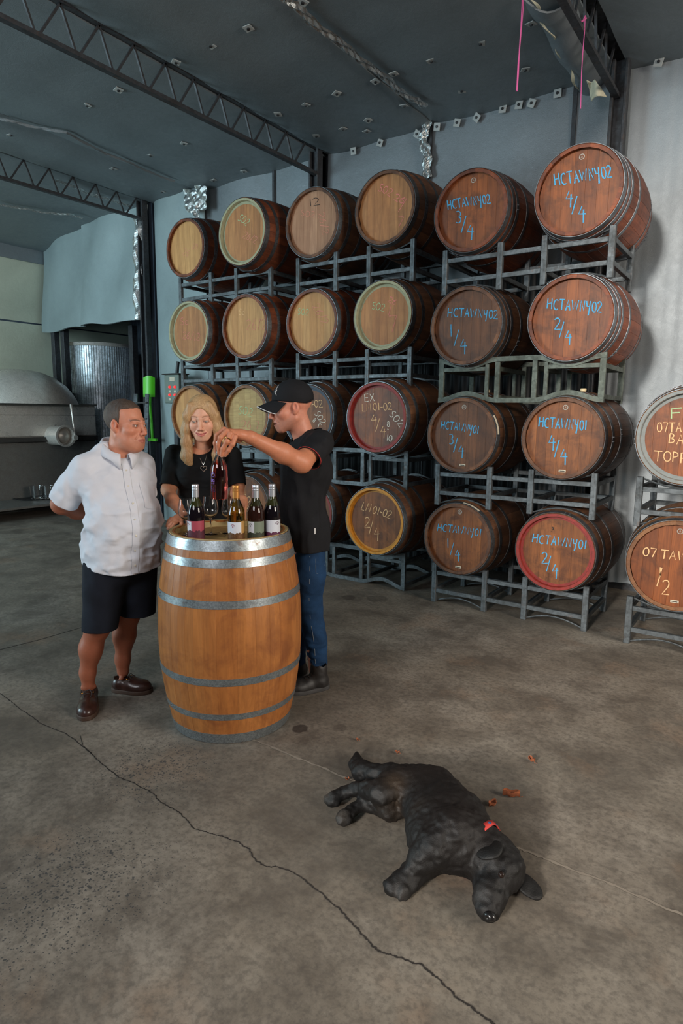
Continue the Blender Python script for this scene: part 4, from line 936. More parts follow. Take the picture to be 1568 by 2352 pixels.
leaf(912, 1731, .020, .016, .2, .6, 'tiny brown leaf scrap above the dog\'s rump')
leaf(797, 1792, .018, .012, .8, .5, 'tiny reddish leaf scrap beside the dog\'s tail')
leaf(821, 1701, .016, .010, .1, .5, 'tiny leaf scrap beyond the dog\'s tail tip')
# ---------------------------------------------------------------- organic bodies: distance fields turned into one smooth surface
class Field:
    def __init__(s, lo, hi, h):
        s.lo = np.array(lo, float); s.h = h; s.n = (np.ceil((np.array(hi, float)-s.lo)/h).astype(int)+1)
        s.ax = [s.lo[i]+h*np.arange(s.n[i]) for i in range(3)]; s.F = np.full(tuple(s.n), .2, np.float32)
    def sl(s, lo, hi):
        a = np.clip(np.floor((np.array(lo)-s.lo)/s.h).astype(int), 0, s.n); b = np.clip(np.ceil((np.array(hi)-s.lo)/s.h).astype(int)+1, 0, s.n)
        return tuple(slice(int(a[i]), int(b[i])) for i in range(3))
    def grid(s, sl):
        return s.ax[0][sl[0]][:, None, None], s.ax[1][sl[1]][None, :, None], s.ax[2][sl[2]][None, None, :]
    def comb(s, sl, d, k, op):
        f = s.F[sl]
        if op == 'u':
            if k > 0: hh = np.maximum(k-np.abs(f-d), 0)/k; r = np.minimum(f, d)-hh*hh*k*.25
            else: r = np.minimum(f, d)
        else:
            d = -d
            if k > 0: hh = np.maximum(k-np.abs(f-d), 0)/k; r = np.maximum(f, d)+hh*hh*k*.25
            else: r = np.maximum(f, d)
        s.F[sl] = r
    def ell(s, c, r, k=.01, op='u', R=None):
        c = np.array(c, float); r = np.array([r]*3 if isinstance(r, (int, float)) else r, float); m = r.max()+k+2*s.h
        sl = s.sl(c-m, c+m)
        if any(q.stop <= q.start for q in sl): return s
        x, y, z = s.grid(sl); x = x-c[0]; y = y-c[1]; z = z-c[2]
        if R is not None:
            R = np.array(R); x, y, z = (R[0][0]*x+R[0][1]*y+R[0][2]*z, R[1][0]*x+R[1][1]*y+R[1][2]*z, R[2][0]*x+R[2][1]*y+R[2][2]*z)
        k0 = np.sqrt((x/r[0])**2+(y/r[1])**2+(z/r[2])**2); k1 = np.sqrt((x/r[0]**2)**2+(y/r[1]**2)**2+(z/r[2]**2)**2)+1e-9
        s.comb(sl, (k0*(k0-1)/k1).astype(np.float32), k, op); return s
    def cap(s, a, b, ra, rb=None, k=.01, op='u', flat=None):
        """tapered capsule; flat=(axis, factor) squashes the section along an axis"""
        rb = ra if rb is None else rb; a = np.array(a, float); b = np.array(b, float); m = max(ra, rb)*(1 if flat is None else max(1, 1))+k+2*s.h
        sl = s.sl(np.minimum(a, b)-m, np.maximum(a, b)+m)
        if any(q.stop <= q.start for q in sl): return s
        x, y, z = s.grid(sl); ba = b-a; L2 = float(ba@ba)+1e-12
        px, py, pz = x-a[0], y-a[1], z-a[2]
        t = np.clip((px*ba[0]+py*ba[1]+pz*ba[2])/L2, 0, 1)
        qx, qy, qz = px-ba[0]*t, py-ba[1]*t, pz-ba[2]*t
        if flat is None: q = np.sqrt(qx*qx+qy*qy+qz*qz)
        else:
            n = np.array(flat[0], float); n /= np.linalg.norm(n); w = qx*n[0]+qy*n[1]+qz*n[2]; e = (1/flat[1])**2-1
            q = np.sqrt(qx*qx+qy*qy+qz*qz+e*w*w)
        d = q-(ra+(rb-ra)*t)
        if flat is not None: d = d*(.5+.5*flat[1])
        s.comb(sl, d.astype(np.float32), k, op); return s
    def chain(s, P_, R_, k=.01, op='u', flat=None):
        for i in range(len(P_)-1): s.cap(P_[i], P_[i+1], R_[i], R_[i+1], k, op, flat)
        return s
    def half(s, fn, k=0):      # keep only where fn<0
        x, y, z = s.grid(tuple(slice(0, int(q)) for q in s.n)); d = np.broadcast_to(fn(x, y, z), s.F.shape).astype(np.float32)
        hh = np.maximum(k-np.abs(s.F-d), 0)/k if k else 0
        s.F = np.maximum(s.F, d)+(hh*hh*k*.25 if k else 0); return s
    def noise(s, amp, size, seed=0, stretch=(1, 1, 1), where=None, ridge=False):
        r = np.random.RandomState(seed); st = np.array(stretch, float)*size
        idx = [(s.ax[i]-s.lo[i])/st[i] for i in range(3)]; dims = [int(q[-1])+3 for q in idx]
        G = r.uniform(-1, 1, dims).astype(np.float32)
        for a in range(3):
            i0 = idx[a].astype(int); f = (idx[a]-i0); f = (f*f*(3-2*f)).astype(np.float32); sh = [1, 1, 1]; sh[a] = -1; f = f.reshape(sh)
            G = np.take(G, i0, a)*(1-f)+np.take(G, i0+1, a)*f
        if ridge: G = np.abs(G)*2.2-.6
        if where is not None: x, y, z = s.grid(tuple(slice(0, int(q)) for q in s.n)); G = G*where(x, y, z)
        s.F = s.F+(amp*G).astype(np.float32); return s
    def surface(s):
        F = s.F.copy(); F[0], F[-1] = .1, .1; F[:, 0], F[:, -1] = .1, .1; F[:, :, 0], F[:, :, -1] = .1, .1
        I = F < 0; nx, ny, nz = F.shape
        c = np.zeros((nx-1, ny-1, nz-1), np.int8)
        for dx in (0, 1):
            for dy in (0, 1):
                for dz in (0, 1): c += I[dx:nx-1+dx, dy:ny-1+dy, dz:nz-1+dz]
        A = np.argwhere((c > 0) & (c < 8)); vid = -np.ones(c.shape, np.int64); vid[A[:, 0], A[:, 1], A[:, 2]] = np.arange(len(A))
        acc = np.zeros((len(A), 3)); cnt = np.zeros(len(A)); co = [(i, j, k) for i in (0, 1) for j in (0, 1) for k in (0, 1)]
        fv = {q: F[A[:, 0]+q[0], A[:, 1]+q[1], A[:, 2]+q[2]] for q in co}
        for q in co:
            for a in range(3):
                if q[a] == 0:
                    p = list(q); p[a] = 1; p = tuple(p); f0, f1 = fv[q], fv[p]; m = (f0 < 0) != (f1 < 0)
                    t = np.where(m, f0/(f0-f1+1e-12), 0); pos = np.tile(np.array(q, float), (len(A), 1)); pos[:, a] += t
                    acc += pos*m[:, None]; cnt += m
        V = s.lo+(A+acc/np.maximum(cnt, 1)[:, None])*s.h; Q = []
        for a in range(3):
            b, cc = (a+1) % 3, (a+2) % 3
            s0 = [slice(None)]*3; s1 = [slice(None)]*3; s0[a] = slice(0, -1); s1[a] = slice(1, None)
            E0, E1 = I[tuple(s0)], I[tuple(s1)]; e = np.argwhere(E0 != E1)
            e = e[(e[:, b] > 0) & (e[:, cc] > 0) & (e[:, b] < F.shape[b]-1) & (e[:, cc] < F.shape[cc]-1)]
            ins = E0[e[:, 0], e[:, 1], e[:, 2]]
            def g(db, dc):
                w = e.copy(); w[:, b] -= db; w[:, cc] -= dc; return vid[w[:, 0], w[:, 1], w[:, 2]]
            q = np.stack([g(1, 1), g(0, 1), g(0, 0), g(1, 0)], 1); q[~ins] = q[~ins][:, ::-1]; Q.append(q)
        return V, np.concatenate(Q)
def smooth_mesh(name, pieces, mat, parent, cols=None):
    """pieces: list of (V, Q); joined into one mesh; cols: list of per-vertex colours"""
    V = np.concatenate([p[0] for p in pieces]); o = 0; Q = []
    for p in pieces: Q.append(p[1]+o); o += len(p[0])
    Q = np.concatenate(Q); me = bpy.data.meshes.new(name)
    me.vertices.add(len(V)); me.vertices.foreach_set('co', V.astype(np.float32).ravel())
    me.loops.add(Q.size); me.loops.foreach_set('vertex_index', Q.astype(np.int32).ravel())
    me.polygons.add(len(Q)); me.polygons.foreach_set('loop_start', np.arange(0, Q.size, 4, dtype=np.int32))
    me.update(calc_edges=True); me.validate(); me.shade_smooth()
    if cols is not None:
        ca = me.attributes.new('col', 'FLOAT_COLOR', 'POINT'); cc = np.concatenate(cols); cc = np.concatenate([cc, np.ones((len(cc), 1))], 1)
        ca.data.foreach_set('color', cc.astype(np.float32).ravel())
    return link(name, me, mat, parent)
def relax(V, Q, it=2, w=.5):
    for _ in range(it):
        S = np.zeros_like(V); n = np.zeros(len(V))
        for a, b in ((0, 1), (1, 2), (2, 3), (3, 0)):
            np.add.at(S, Q[:, a], V[Q[:, b]]); np.add.at(S, Q[:, b], V[Q[:, a]]); np.add.at(n, Q[:, a], 1); np.add.at(n, Q[:, b], 1)
        V = V*(1-w)+w*S/np.maximum(n, 1)[:, None]
    return V, Q
def lin(c): return np.array(srgb(*c)[:3])
def colmat(name, rough=.5, sub=0., var=.12, scale=90, bump=.1, spec=.4):
    m = NM(name); a = m.new('ShaderNodeAttribute'); a.attribute_name = 'col'
    n = m.noise(m.coord(), scale, 4, .6); f = m.ramp(n, [(.3, g1(1-var)), (.7, g1(1))])
    m.set(Base_Color=m.mix(1.0, a.outputs['Color'], f, 'MULTIPLY'), Roughness=rough); m.bump(n, bump, .001)
    m.p.inputs['Specular IOR Level'].default_value = spec
    if sub: m.p.inputs['Subsurface Weight'].default_value = sub; m.p.inputs['Subsurface Scale'].default_value = .004
    return m.m
MT['skin'] = colmat('skin', .48, .12)
MT['eye'] = colmat('eyeball', .12, 0, 0, spec=.6, bump=0)
def cloth(name, col, rough=.85, scale=12, amt=.12, weave=900, bump=.25):
    m = NM(name); n = m.noise(m.coord(), scale, 5, .6, .4); w = m.noise(m.coord(), weave*.3, 2)
    lo = tuple(x*(1-amt) for x in col[:3])+(1,)
    m.set(Base_Color=m.ramp(n, [(.35, lo), (.65, col)]), Roughness=rough); m.bump(m.math('ADD', m.math('MULTIPLY', n, 1.0), m.math('MULTIPLY', w, .12)), bump, .012)
    m.p.inputs['Specular IOR Level'].default_value = .25
    return m.m
MT['shirt_white'] = cloth('white cotton', srgb(212, 213, 220), .85, 7, .06)
MT['navy'] = cloth('navy cotton', srgb(26, 30, 40), .9, 10, .3)
MT['black_knit'] = cloth('black knit', srgb(24, 24, 25), .9, 12, .2)
MT['black_polo'] = cloth('black pique', srgb(30, 30, 33), .85, 8, .25)
MT['denim'] = cloth('blue denim', srgb(30, 62, 98), .85, 9, .45, 1500, .4)
MT['leather'] = plain('dark brown leather', srgb(52, 30, 24), .3, var=.3, scale=30)
MT['leather_blk'] = plain('worn black leather', srgb(38, 35, 34), .55, var=.35, scale=40, bump=.3)
MT['sole_dark'] = plain('brown rubber sole', srgb(62, 42, 30), .7, var=.2)
MT['sole_grey'] = plain('grey rubber sole', srgb(62, 60, 60), .7, var=.3)
MT['lace'] = plain('dark lace', srgb(44, 30, 26), .7)
MT['brass'] = plain('brass eyelet', srgb(190, 130, 60), .35, .9)
MT['silver'] = plain('silver jewellery', srgb(220, 214, 204), .2, 1.)
MT['gold'] = plain('gold jewellery', srgb(214, 160, 90), .25, 1.)
MT['button'] = plain('pearl button', srgb(206, 200, 186), .4)
MT['red_trim'] = plain('red piping', srgb(176, 48, 42), .7)
MT['white_trim'] = plain('white piping', srgb(210, 208, 206), .6)
def hairmat(name, a, b, stretch=(60, 60, 5), rough=.45):
    m = NM(name); n = m.noise(m.coord(stretch), 6, 4, .6, .5); n2 = m.noise(m.coord(), 9, 3)
    m.set(Base_Color=m.mix(m.ramp(n2, [(.4, g1(0)), (.65, g1(.5))]), m.ramp(n, [(.3, a), (.7, b)]), a), Roughness=rough); m.bump(n, .6, .004); return m.m
MT['hair_brown'] = hairmat('short greying brown hair', srgb(40, 30, 26), srgb(108, 88, 74), (90, 60, 90), .6)
MT['hair_blonde'] = hairmat('blonde hair', srgb(156, 112, 70), srgb(224, 188, 140), (70, 70, 3.5), .42)

class Person:
    def __init__(s, u, hd, face_deg, label):
        p = pt(u, 1000, hd); s.base = np.array([p[0], p[1], 0.])
        b = math.radians(face_deg)      # 0: faces the camera, +: turned to image right
        s.f = -FH*math.cos(b)+RH*math.sin(b); s.r = np.cross(s.f, [0, 0, 1.])
        s.R = np.stack([s.r, s.f, [0, 0, 1.]])   # world->local rows
        s.e = empty('person', s.base, label, 'person', None, None, (0, 0, math.atan2(s.r[1], s.r[0])))
    def L(s, u, v, hd): return s.R@(pt(u, v, hd)-s.base)
    def D(s, d): return s.R@np.array(d, float)   # world direction -> local
def head_frame(P, u, v, hd, yaw, pitch, roll, sc=1.):
    """yaw: 0 faces the camera, + to image right; pitch + down; returns local matrix (cols r,f,u) and origin"""
    b = math.radians(yaw); f0 = -FH*math.cos(b)+RH*math.sin(b); r0 = np.cross(f0, [0, 0, 1.]); q = math.radians(pitch)
    f = f0*math.cos(q)-np.array([0, 0, 1.])*math.sin(q); u_ = np.cross(r0, f); w = math.radians(roll)
    r = r0*math.cos(w)+u_*math.sin(w); u2 = np.cross(r, f)
    Mx = np.stack([P.D(r), P.D(f), P.D(u2)], 1)*sc
    return Mx, P.L(u, v, hd)
def head(P, fr, skin, lip, brow, male=True, eye=.0042, smile=0., mouth=.0018, jowl=0., neck=.056, ears=True, stub=0., width=1., gaze=(0, 1, 0), iris=(70, 60, 50), neck_to=None):
    Mx, O = fr; F = Field((-.098, -.125, -.20), (.098, .140, .135), .0024); w = width
    F.ell((0, -.020, .040), (.075*w, .096, .081), .02)
    F.ell((0, .026, -.028), (.062*w, .064, .084), .03)
    for s in (-1, 1):
        F.cap((s*.052*w, -.004, -.052), (s*.020, .064, -.094), .022, .018, .028)
        F.ell((s*.044*w, .054, -.024 if male else -.030), (.024, .026, .021 if male else .026), .022 if male else .03)
        F.cap((s*.006, .0865, .021), (s*.042, .066, .024), .0095 if male else .007, .008, .014)
    F.ell((0, .068, -.098), (.026 if male else .020, .020, .018), .022)
    if jowl: F.ell((0, .022, -.104), (.052, .052, .034), .035); [F.ell((s*.042, .030, -.078), (.026, .034, .030), .03) for s in (-1, 1)]
    for s in (-1, 1):   # eye sockets
        F.ell((s*.032, .101, .003), (.019, .017, .0125), .014, 's')
    F.cap((0, .084, .014), (0, .108, -.026), .0075, .0095, .014)
    F.ell((0, .1105, -.034), (.0112, .0115, .0098), .008)
    for s in (-1, 1):
        F.ell((s*.0125, .0995, -.0385), (.0075, .0105, .0072), .006); F.ell((s*.006, .107, -.0455), (.0032, .0050, .0030), .002, 's')
    F.ell((0, .074, -.066), (.032, .024, .024), .022)
    mz = -.0695
    cy = .004*smile
    for s in (-1, 1):
        F.cap((s*(.023+.004*smile), .0835, mz+.0015+cy), (s*.004, .0965, mz+.0052), .0026, .0048, .004)
        F.cap((s*(.021+.004*smile), .0835, mz-.0010+cy), (0, .0955, mz-.0058), .0032, .0062, .004)
    for s in (-1, 1): F.cap((s*(.024+.004*smile), .088, mz+cy), (0, .1035, mz-.0002), mouth*.8, mouth*1.5, .0025, 's')
    for s in (-1, 1):   # lids with an opening
        F.ell((s*.032, .0745, .002), (.0160, .0150, .0135), .005)
        F.ell((s*.032, .0905, .0012), (.0130, .0100, eye), .0015, 's')
        if not male or smile: F.cap((s*.024, .092, -.040), (s*.036, .080, -.060), .0008, .0008, .006, 's')
        else: F.cap((s*.020, .094, -.040), (s*.034, .080, -.066), .0015, .0015, .007, 's')
    if ears:
        for s in (-1, 1):
            F.ell((s*.0775*w, -.012, -.002), (.009, .0175, .029), .006); F.ell((s*.074*w, -.004, -.026), (.008, .010, .012), .006)
            F.ell((s*.0865*w, -.006, .003), (.0085, .0095, .018), .003, 's')
    nk = Mx.T@(np.array(neck_to)-O)/np.linalg.det(Mx)**(2/3) if neck_to is not None else np.array((0, -.045, -.19))
    F.cap((0, -.022, -.045), nk, neck, neck+.004, .022)
    V, Q = F.surface(); V, Q = relax(V, Q, 1, .35)
    x, y, z = V[:, 0], V[:, 1], V[:, 2]; ax = np.abs(x)
    col = np.tile(lin(skin), (len(V), 1)); red = lin(lip)
    def blend(m, c): nonlocal col; m = np.clip(m, 0, 1)[:, None]; col = col*(1-m)+np.array(c)*m
    g = lambda cx, cy_, cz, sx, sy, sz: np.exp(-(((ax-cx)/sx)**2+((y-cy_)/sy)**2+((z-cz)/sz)**2))
    blend(.30*g(.045, .06, -.03, .022, .03, .02)+.35*g(0, .11, -.036, .016, .02, .014)+.25*g(.082, -.01, 0, .02, .03, .04), lin(tuple(min(255, int(c*k)) for c, k in zip(skin, (1.0, .72, .66)))))
    if stub: blend(stub*np.clip((-.045-z)/.02, 0, 1)*np.clip((y-.0)/.02, 0, 1)*np.clip((z+.12)/.02, 0, 1), lin((120, 96, 86)))
    lipm = (((ax/(.026+.004*smile))**2+((z-mz-cy*(ax/.02)**2+.0005)/.0098)**2) < 1) & (y > .078); blend(.75*lipm, red)
    blend(.95*((ax < .024) & (np.abs(z-mz-cy*(ax/.024)**2) < mouth*1.1) & (y > .07) & (y < .0925)), lin((60, 26, 22)))
    bz = .0235+.006*(1-((ax-.032)/.024)**2); blend(.75*((np.abs(z-bz) < .0038) & (ax > .012) & (ax < .052) & (y > .05)), lin(brow))
    blend(.45*((np.abs(z-.002) < .0085) & (np.abs(ax-.032) < .017) & (y > .075)), lin(tuple(int(c*.6) for c in skin)))
    blend(.8*((np.abs(z-.0012-eye) < .0018) & (np.abs(ax-.032) < .0145) & (y > .076)), lin((52, 34, 28)))
    W_ = V@Mx.T+O; return (W_, Q), col
def eyes(P, fr, gaze, iris, name='eye'):
    Mx, O = fr; g = np.array(gaze, float); g /= np.linalg.norm(g)
    for s in (-1, 1):
        m = MB().lathe([(.0118*math.sin(PI*k/20), -.0118*math.cos(PI*k/20)) for k in range(21)], 24); V = np.array(m.v)
        d = V/np.linalg.norm(V, axis=1)[:, None]; ang = np.degrees(np.arccos(np.clip(d@g, -1, 1)))
        c = np.tile(lin((216, 206, 200)), (len(V), 1)); c[ang < 31] = lin(iris); c[ang < 14] = lin((10, 8, 8))
        W_ = (V+np.array([s*.032, .0762, .0015]))@Mx.T+O; me = bpy.data.meshes.new(name); me.from_pydata(W_.tolist(), [], m.f); me.update(); me.shade_smooth()
        ca = me.attributes.new('col', 'FLOAT_COLOR', 'POINT'); ca.data.foreach_set('color', np.concatenate([c, np.ones((len(c), 1))], 1).astype(np.float32).ravel())
        link(name, me, MT['eye'], P.e)
def inhead(fr, V): Mx, O = fr; return np.asarray(V)@Mx.T+O
def fingers(F, palm, fs, r=.0085, k=.006):
    for ch in fs: F.chain(ch, [r*1.08, r, r*.95, r*.82][:len(ch)], k)
def skincol(V, skin, nails=()):
    c = np.tile(lin(skin), (len(V), 1))
    for p in nails:
        m = np.linalg.norm(V-np.array(p), axis=1) < .0075; c[m] = c[m]*.5+lin((236, 196, 180))*.5
    return c
def shoe(P, heel, toe, wid, name, upper, sole, high=.0, lace='lace', boot=False):
    """heel/toe: local ground points"""
    heel = np.array(heel, float); toe = np.array(toe, float); heel[2] = toe[2] = 0; d = toe-heel; Ln = np.linalg.norm(d); y = d/Ln; x = np.array([y[1], -y[0], 0]); R_ = np.stack([x, y, [0, 0, 1.]], 1)
    F = Field((-.075, -.04, -.005), (.075, Ln+.04, .17), .0034)
    def outl(t): return wid*(.36+.14*math.sin(PI*min(1, t*1.15))**.7) if t < .5 else wid*(.36+.17*math.sin(PI*min(1, .12+t*.9))**.6)
    F.cap((0, .045, .045), (0, Ln*.45, .043), wid*.40, wid*.38, .02)
    F.ell((0, Ln-.075, .030), (wid*.50, .080, .042), .03)
    F.ell((0, .040, .04), (wid*.38, .044, .045), .02)
    if boot: F.cap((0, .055, .06), (0, .052, .125), .047, .046, .02)
    F.half(lambda x_, y_, z_: .012-z_, .006)
    if boot: F.cap((0, .052, .118), (0, .05, .20), .038, .040, .004, 's')
    else: F.ell((0, .050, .102), (.034, .054, .046), .006, 's')
    F.noise(.0012, .02, 3)
    V, Q = F.surface(); V, Q = relax(V, Q, 2, .4); t = smooth_mesh(name, [(V@R_.T+heel, Q)], MT[upper], P.e)
    V = []; n = 40; m = MB(); O_ = []
    for k in range(n):
        a = 2*PI*k/n; yy = Ln/2-math.cos(a)*(Ln/2+.008); tt = min(1, max(0, yy/Ln)); xx = math.sin(a)
        ww = (wid*.44 if tt < .45 else wid*.44+wid*.09*math.sin(PI*(tt-.45)/.55*.9))+.003; xx = math.copysign(abs(xx)**.62, xx)*ww; O_.append((xx, yy))
    zs = (0, .004, .018, .021); V = [(q*(.985 if z in (0, .021) else 1), w_, z) for z in zs for q, w_ in O_]
    Fc = [(i*n+k, (i+1)*n+k, (i+1)*n+(k+1) % n, i*n+(k+1) % n) for i in range(3) for k in range(n)]+[tuple(range(n)), tuple(range(4*n-1, 3*n-1, -1))]
    V = np.array(V)@R_.T+heel; bm = mk('sole', V, Fc, MT[sole], t, True)
    z0 = .090 if not boot else .100
    for i in range(4 if boot else 3):
        yy = Ln*.42+i*.018; zz = z0-i*.007-(0 if not boot else i*.002); Pq = [np.array((sx*.024, yy+sy, zz-abs(sx)*.010)) for sx, sy in ((-1, -.004), (-.5, .001), (0, .004), (.5, .001), (1, -.004))]
        MB().tube([R_@p+heel for p in Pq], .0022, 6).build('lace', MT[lace], t, True)
    if not boot:
        for s in (-1, 1):
            MB().tube([R_@np.array(p)+heel for p in [(0, Ln*.42, z0+.001), (s*.012, Ln*.46, z0+.006), (s*.02, Ln*.52, z0-.008), (s*.016, Ln*.6, z0-.020)]], .0018, 6).build('lace_end', MT[lace], t, True)
            MB().lathe([(0, .002), (.004, .002), (.005, 0)], 10).build('eyelet', MT['brass'], t, True).location = Vector((R_@np.array((s*.026, Ln*.44, z0-.012))+heel).tolist())
        MB().tube([R_@np.array(p)+heel for p in [(-.033, .11, .073), (-.036, .06, .066), (-.026, .018, .072), (0, .004, .076), (.026, .018, .072), (.036, .06, .066), (.033, .11, .073)]], .0032, 6).build('collar_edge', MT['brass'] if False else MT['chalk_tan'] if False else MT['sole_dark'], t, True)
    return t
Person.G = lambda s, u, v: s.R@(aZ(u, v, 0)-s.base)
def surf(F, x, z, back=False):
    """front surface y of a field at local (x,z)"""
    i = int(round((x-F.lo[0])/F.h)); k = int(round((z-F.lo[2])/F.h)); i = min(max(i, 0), F.n[0]-1); k = min(max(k, 0), F.n[2]-1)
    col = F.F[i, :, k]; js = np.nonzero(col < 0)[0]
    if len(js) == 0: return 0.
    j = js[-1] if not back else js[0]; f0 = col[j]; f1 = col[min(j+1, len(col)-1)]
    return float(F.ax[1][j]+F.h*f0/(f0-f1+1e-9)) if not back else float(F.ax[1][j])
def merge(F, G, k=.02):
    hh = np.maximum(k-np.abs(F.F-G.F), 0)/k; F.F = np.minimum(F.F, G.F)-hh*hh*k*.25; return F
def sleeve(F, a, b, ra, rb, cut, k=.02, th=.006, inner=.05):
    """open-ended sleeve merged into a garment field; cut = fraction of a..b where the hem sits"""
    a = np.array(a, float); b = np.array(b, float); d = (b-a)/np.linalg.norm(b-a); c = a+(b-a)*cut
    G = Field.__new__(Field); G.lo, G.h, G.n, G.ax = F.lo, F.h, F.n, F.ax; G.F = np.full(tuple(F.n), .2, np.float32)
    G.cap(a, b, ra, rb, .0); G.noise(.005, .035, 11)
    G.half(lambda x, y, z: (x-c[0])*d[0]+(y-c[1])*d[1]+(z-c[2])*d[2], .004)
    merge(F, G, k)
    rc = ra+(rb-ra)*cut; F.cap(c-d*inner*.35, c+d*.05, rc-th*2.4, rc-th*1.2, .004, 's'); return c, d, rc
def ring_at(c, d, r, t=.004, n=28, flat=1.):
    d = np.array(d)/np.linalg.norm(d); a = np.cross(d, [0, 0, 1.]); a = a/np.linalg.norm(a) if np.linalg.norm(a) > .1 else np.array([1., 0, 0]); b = np.cross(d, a)
    return MB().tube([np.array(c)+r*(a*math.cos(2*PI*k/n)+b*math.sin(2*PI*k/n)) for k in range(n+1)], t, 6, False)

# ================================================================ man in the white shirt
m1 = Person(268, 3.05, 38, 'person in white short-sleeved shirt and navy shorts, hands behind the back')
SK1 = (204, 136, 108)
fr1 = head_frame(m1, 291, 976, 3.05, 68, 3, 0, .97)
hp, hc = head(m1, fr1, SK1, (168, 92, 80), (96, 70, 56), True, .0040, 0, .0014, jowl=1, neck=.060, stub=.15, width=1.02, neck_to=(-.005, -.015, 1.22))
eyes(m1, fr1, (-.25, 1, .0), (58, 56, 56))
A = Field((-.32, -.28, .90), (.32, .06, 1.32), .0034)       # both arms, folded behind the back
for s in (1, -1):
    q_ = 0 if s > 0 else .058
    A.chain([(s*(.165-q_*.6), -.02, 1.235), (s*(.225-q_), -.125, 1.085), (s*(.232-q_), -.155, 1.050)], [.050, .048, .046], .02)
    A.chain([(s*(.232-q_), -.155, 1.050), (s*.150, -.205, 1.005), (s*.055, -.215, .975)], [.046, .042, .028], .02)
    A.cap((s*.055, -.215, .975), (-s*.01, -.225, .955+.02*s), .026, .030, .015, flat=((0, 1, 0), .7))
    for q in range(4): A.chain([(-s*.01, -.228+.004*q, .975-.016*q+.02*s), (-s*.045, -.235, .970-.017*q+.02*s), (-s*.072, -.225, .962-.017*q+.02*s)], [.0095, .0088, .0078], .004)
    A.chain([(s*.03, -.215, .985), (s*.005, -.235, 1.010), (-s*.020, -.240, 1.022)], [.012, .0105, .009], .006)
ap = A.surface()
Lg = Field((-.20, -.26, .02), (.28, .12, .62), .0042)
aR, aL = m1.L(203, 1570, 3.08), m1.L(283, 1538, 3.22)
kR, kL = m1.L(224, 1440, 3.06), m1.L(294, 1410, 3.17)
Lg.chain([(.095, -.01, .70), kR, kR*.52+aR*.48+np.array([.008, -.01, .03]), aR+np.array([0, -.003, .06]), aR+np.array([0, -.004, -.01])], [.062, .058, .053, .036, .032], .03)
Lg.ell(kR+np.array([0, .020, .0]), (.042, .042, .048), .03); Lg.ell(kR*.62+aR*.38+np.array([.004, -.026, .0]), (.045, .045, .085), .03)
Lg.chain([(-.075, -.02, .70), kL, kL*.52+aL*.48+np.array([0, -.01, .03]), aL+np.array([0, -.003, .06]), aL+np.array([0, -.004, -.01])], [.062, .058, .053, .036, .032], .03)
Lg.ell(kL*.62+aL*.38+np.array([.01, -.026, .0]), (.045, .045, .085), .03)
for (c, t_) in ((aR[:2], m1.G(198, 1652)), (aL[:2], m1.G(342, 1590))):
    d = np.array(t_[:2])-np.array(c); d /= np.linalg.norm(d); Lg.chain([(c[0]-d[0]*.01, c[1]-d[1]*.01, .045), (c[0]+d[0]*.05, c[1]+d[1]*.05, .038)], [.028, .020], .02)
    Lg.ell((c[0]-d[1]*.026, c[1]+d[0]*.026, .082), .012, .012); Lg.ell((c[0]+d[1]*.026, c[1]-d[0]*.026, .082), .012, .012)
lp = Lg.surface(); T = Field((-.2, -.16, .55), (.2, .20, 1.30), .009)
T.ell((0, .0, 1.13), (.155, .09, .15), .03).ell((0, .04, .93), (.16, .13, .18), .04).ell((0, 0, .80), (.14, .095, .08), .04); T.cap((0, -.01, 1.15), (0, -.012, 1.26), .07, .06, .03)
tp = T.surface()
SKL = (164, 96, 70)
smooth_mesh('body', [hp, ap, lp, tp], MT['skin'], m1.e, [hc, skincol(ap[0], SKL), skincol(lp[0], SKL), skincol(tp[0], SK1)])
Hf = Field((-.10, -.14, -.09), (.10, .10, .145), .0026)
Hf.ell((0, -.023, .041), (.0805, .1005, .0865), .0)
def keep1(x, y, z):
    side = np.maximum(y-.016, -.012+1.0*np.minimum(y+.01, 0)-z); top = np.maximum(.078+.30*np.maximum(y-.04, 0)-z+0*x, y-.076+8*np.maximum(np.abs(x)-.045, 0)*0)
    top = np.maximum(.070+.0*x-z+.25*np.maximum(y, 0), y-.074); return np.minimum(side, top)
Hf.half(keep1, .006); Hf.noise(.0018, .008, 4, (1, 1, 2.5)); Hf.noise(.0012, .022, 14)
for s in (-1, 1): Hf.ell((s*.088, -.010, -.006), (.022, .024, .034), .006, 's')
V, Q = Hf.surface(); smooth_mesh('hair', [(inhead(fr1, V), Q)], MT['hair_brown'], m1.e)
# shirt
S = Field((-.34, -.27, .66), (.34, .26, 1.36), .0046)
S.cap((-.135, -.022, 1.245), (.135, -.022, 1.245), .050, .050, .02, flat=((0, 1, 0), 1.)); [S.cap((q*.125, -.022, 1.250), (q*.040, -.030, 1.325), .048, .036, .03) for q in (-1, 1)]
S.ell((.005, -.012, 1.15), (.192, .122, .155), .04); S.ell((0, .040, .965), (.185, .158, .20), .05); S.ell((0, .015, .82), (.190, .150, .18), .04)
S.cap((0, .01, .80), (0, .01, .66), .175, .178, .04, flat=((0, 1, 0), .82))
S.noise(.0085, .085, 5, (1, 1, 1.3)); S.noise(.0100, .055, 55, (1.6, 1.6, .8), lambda x, y, z: np.clip((1.15-z)/.2, .2, 1)+0*x+0*y, True); S.noise(.0085, .040, 6, (1.0, 1.0, 2.2), lambda x, y, z: np.clip((1.12-z)/.2, .25, 1)+0*x+0*y); S.noise(.003, .018, 8, (2, 1, 1))
S.half(lambda x, y, z: (.728+.9*np.maximum(np.abs(x)-.06, 0)**2*6*.35-z)+0*y, .003)
S.cap((0, .01, .80), (0, .01, .60), .168, .170, .01, 's', flat=((0, 1, 0), .80))
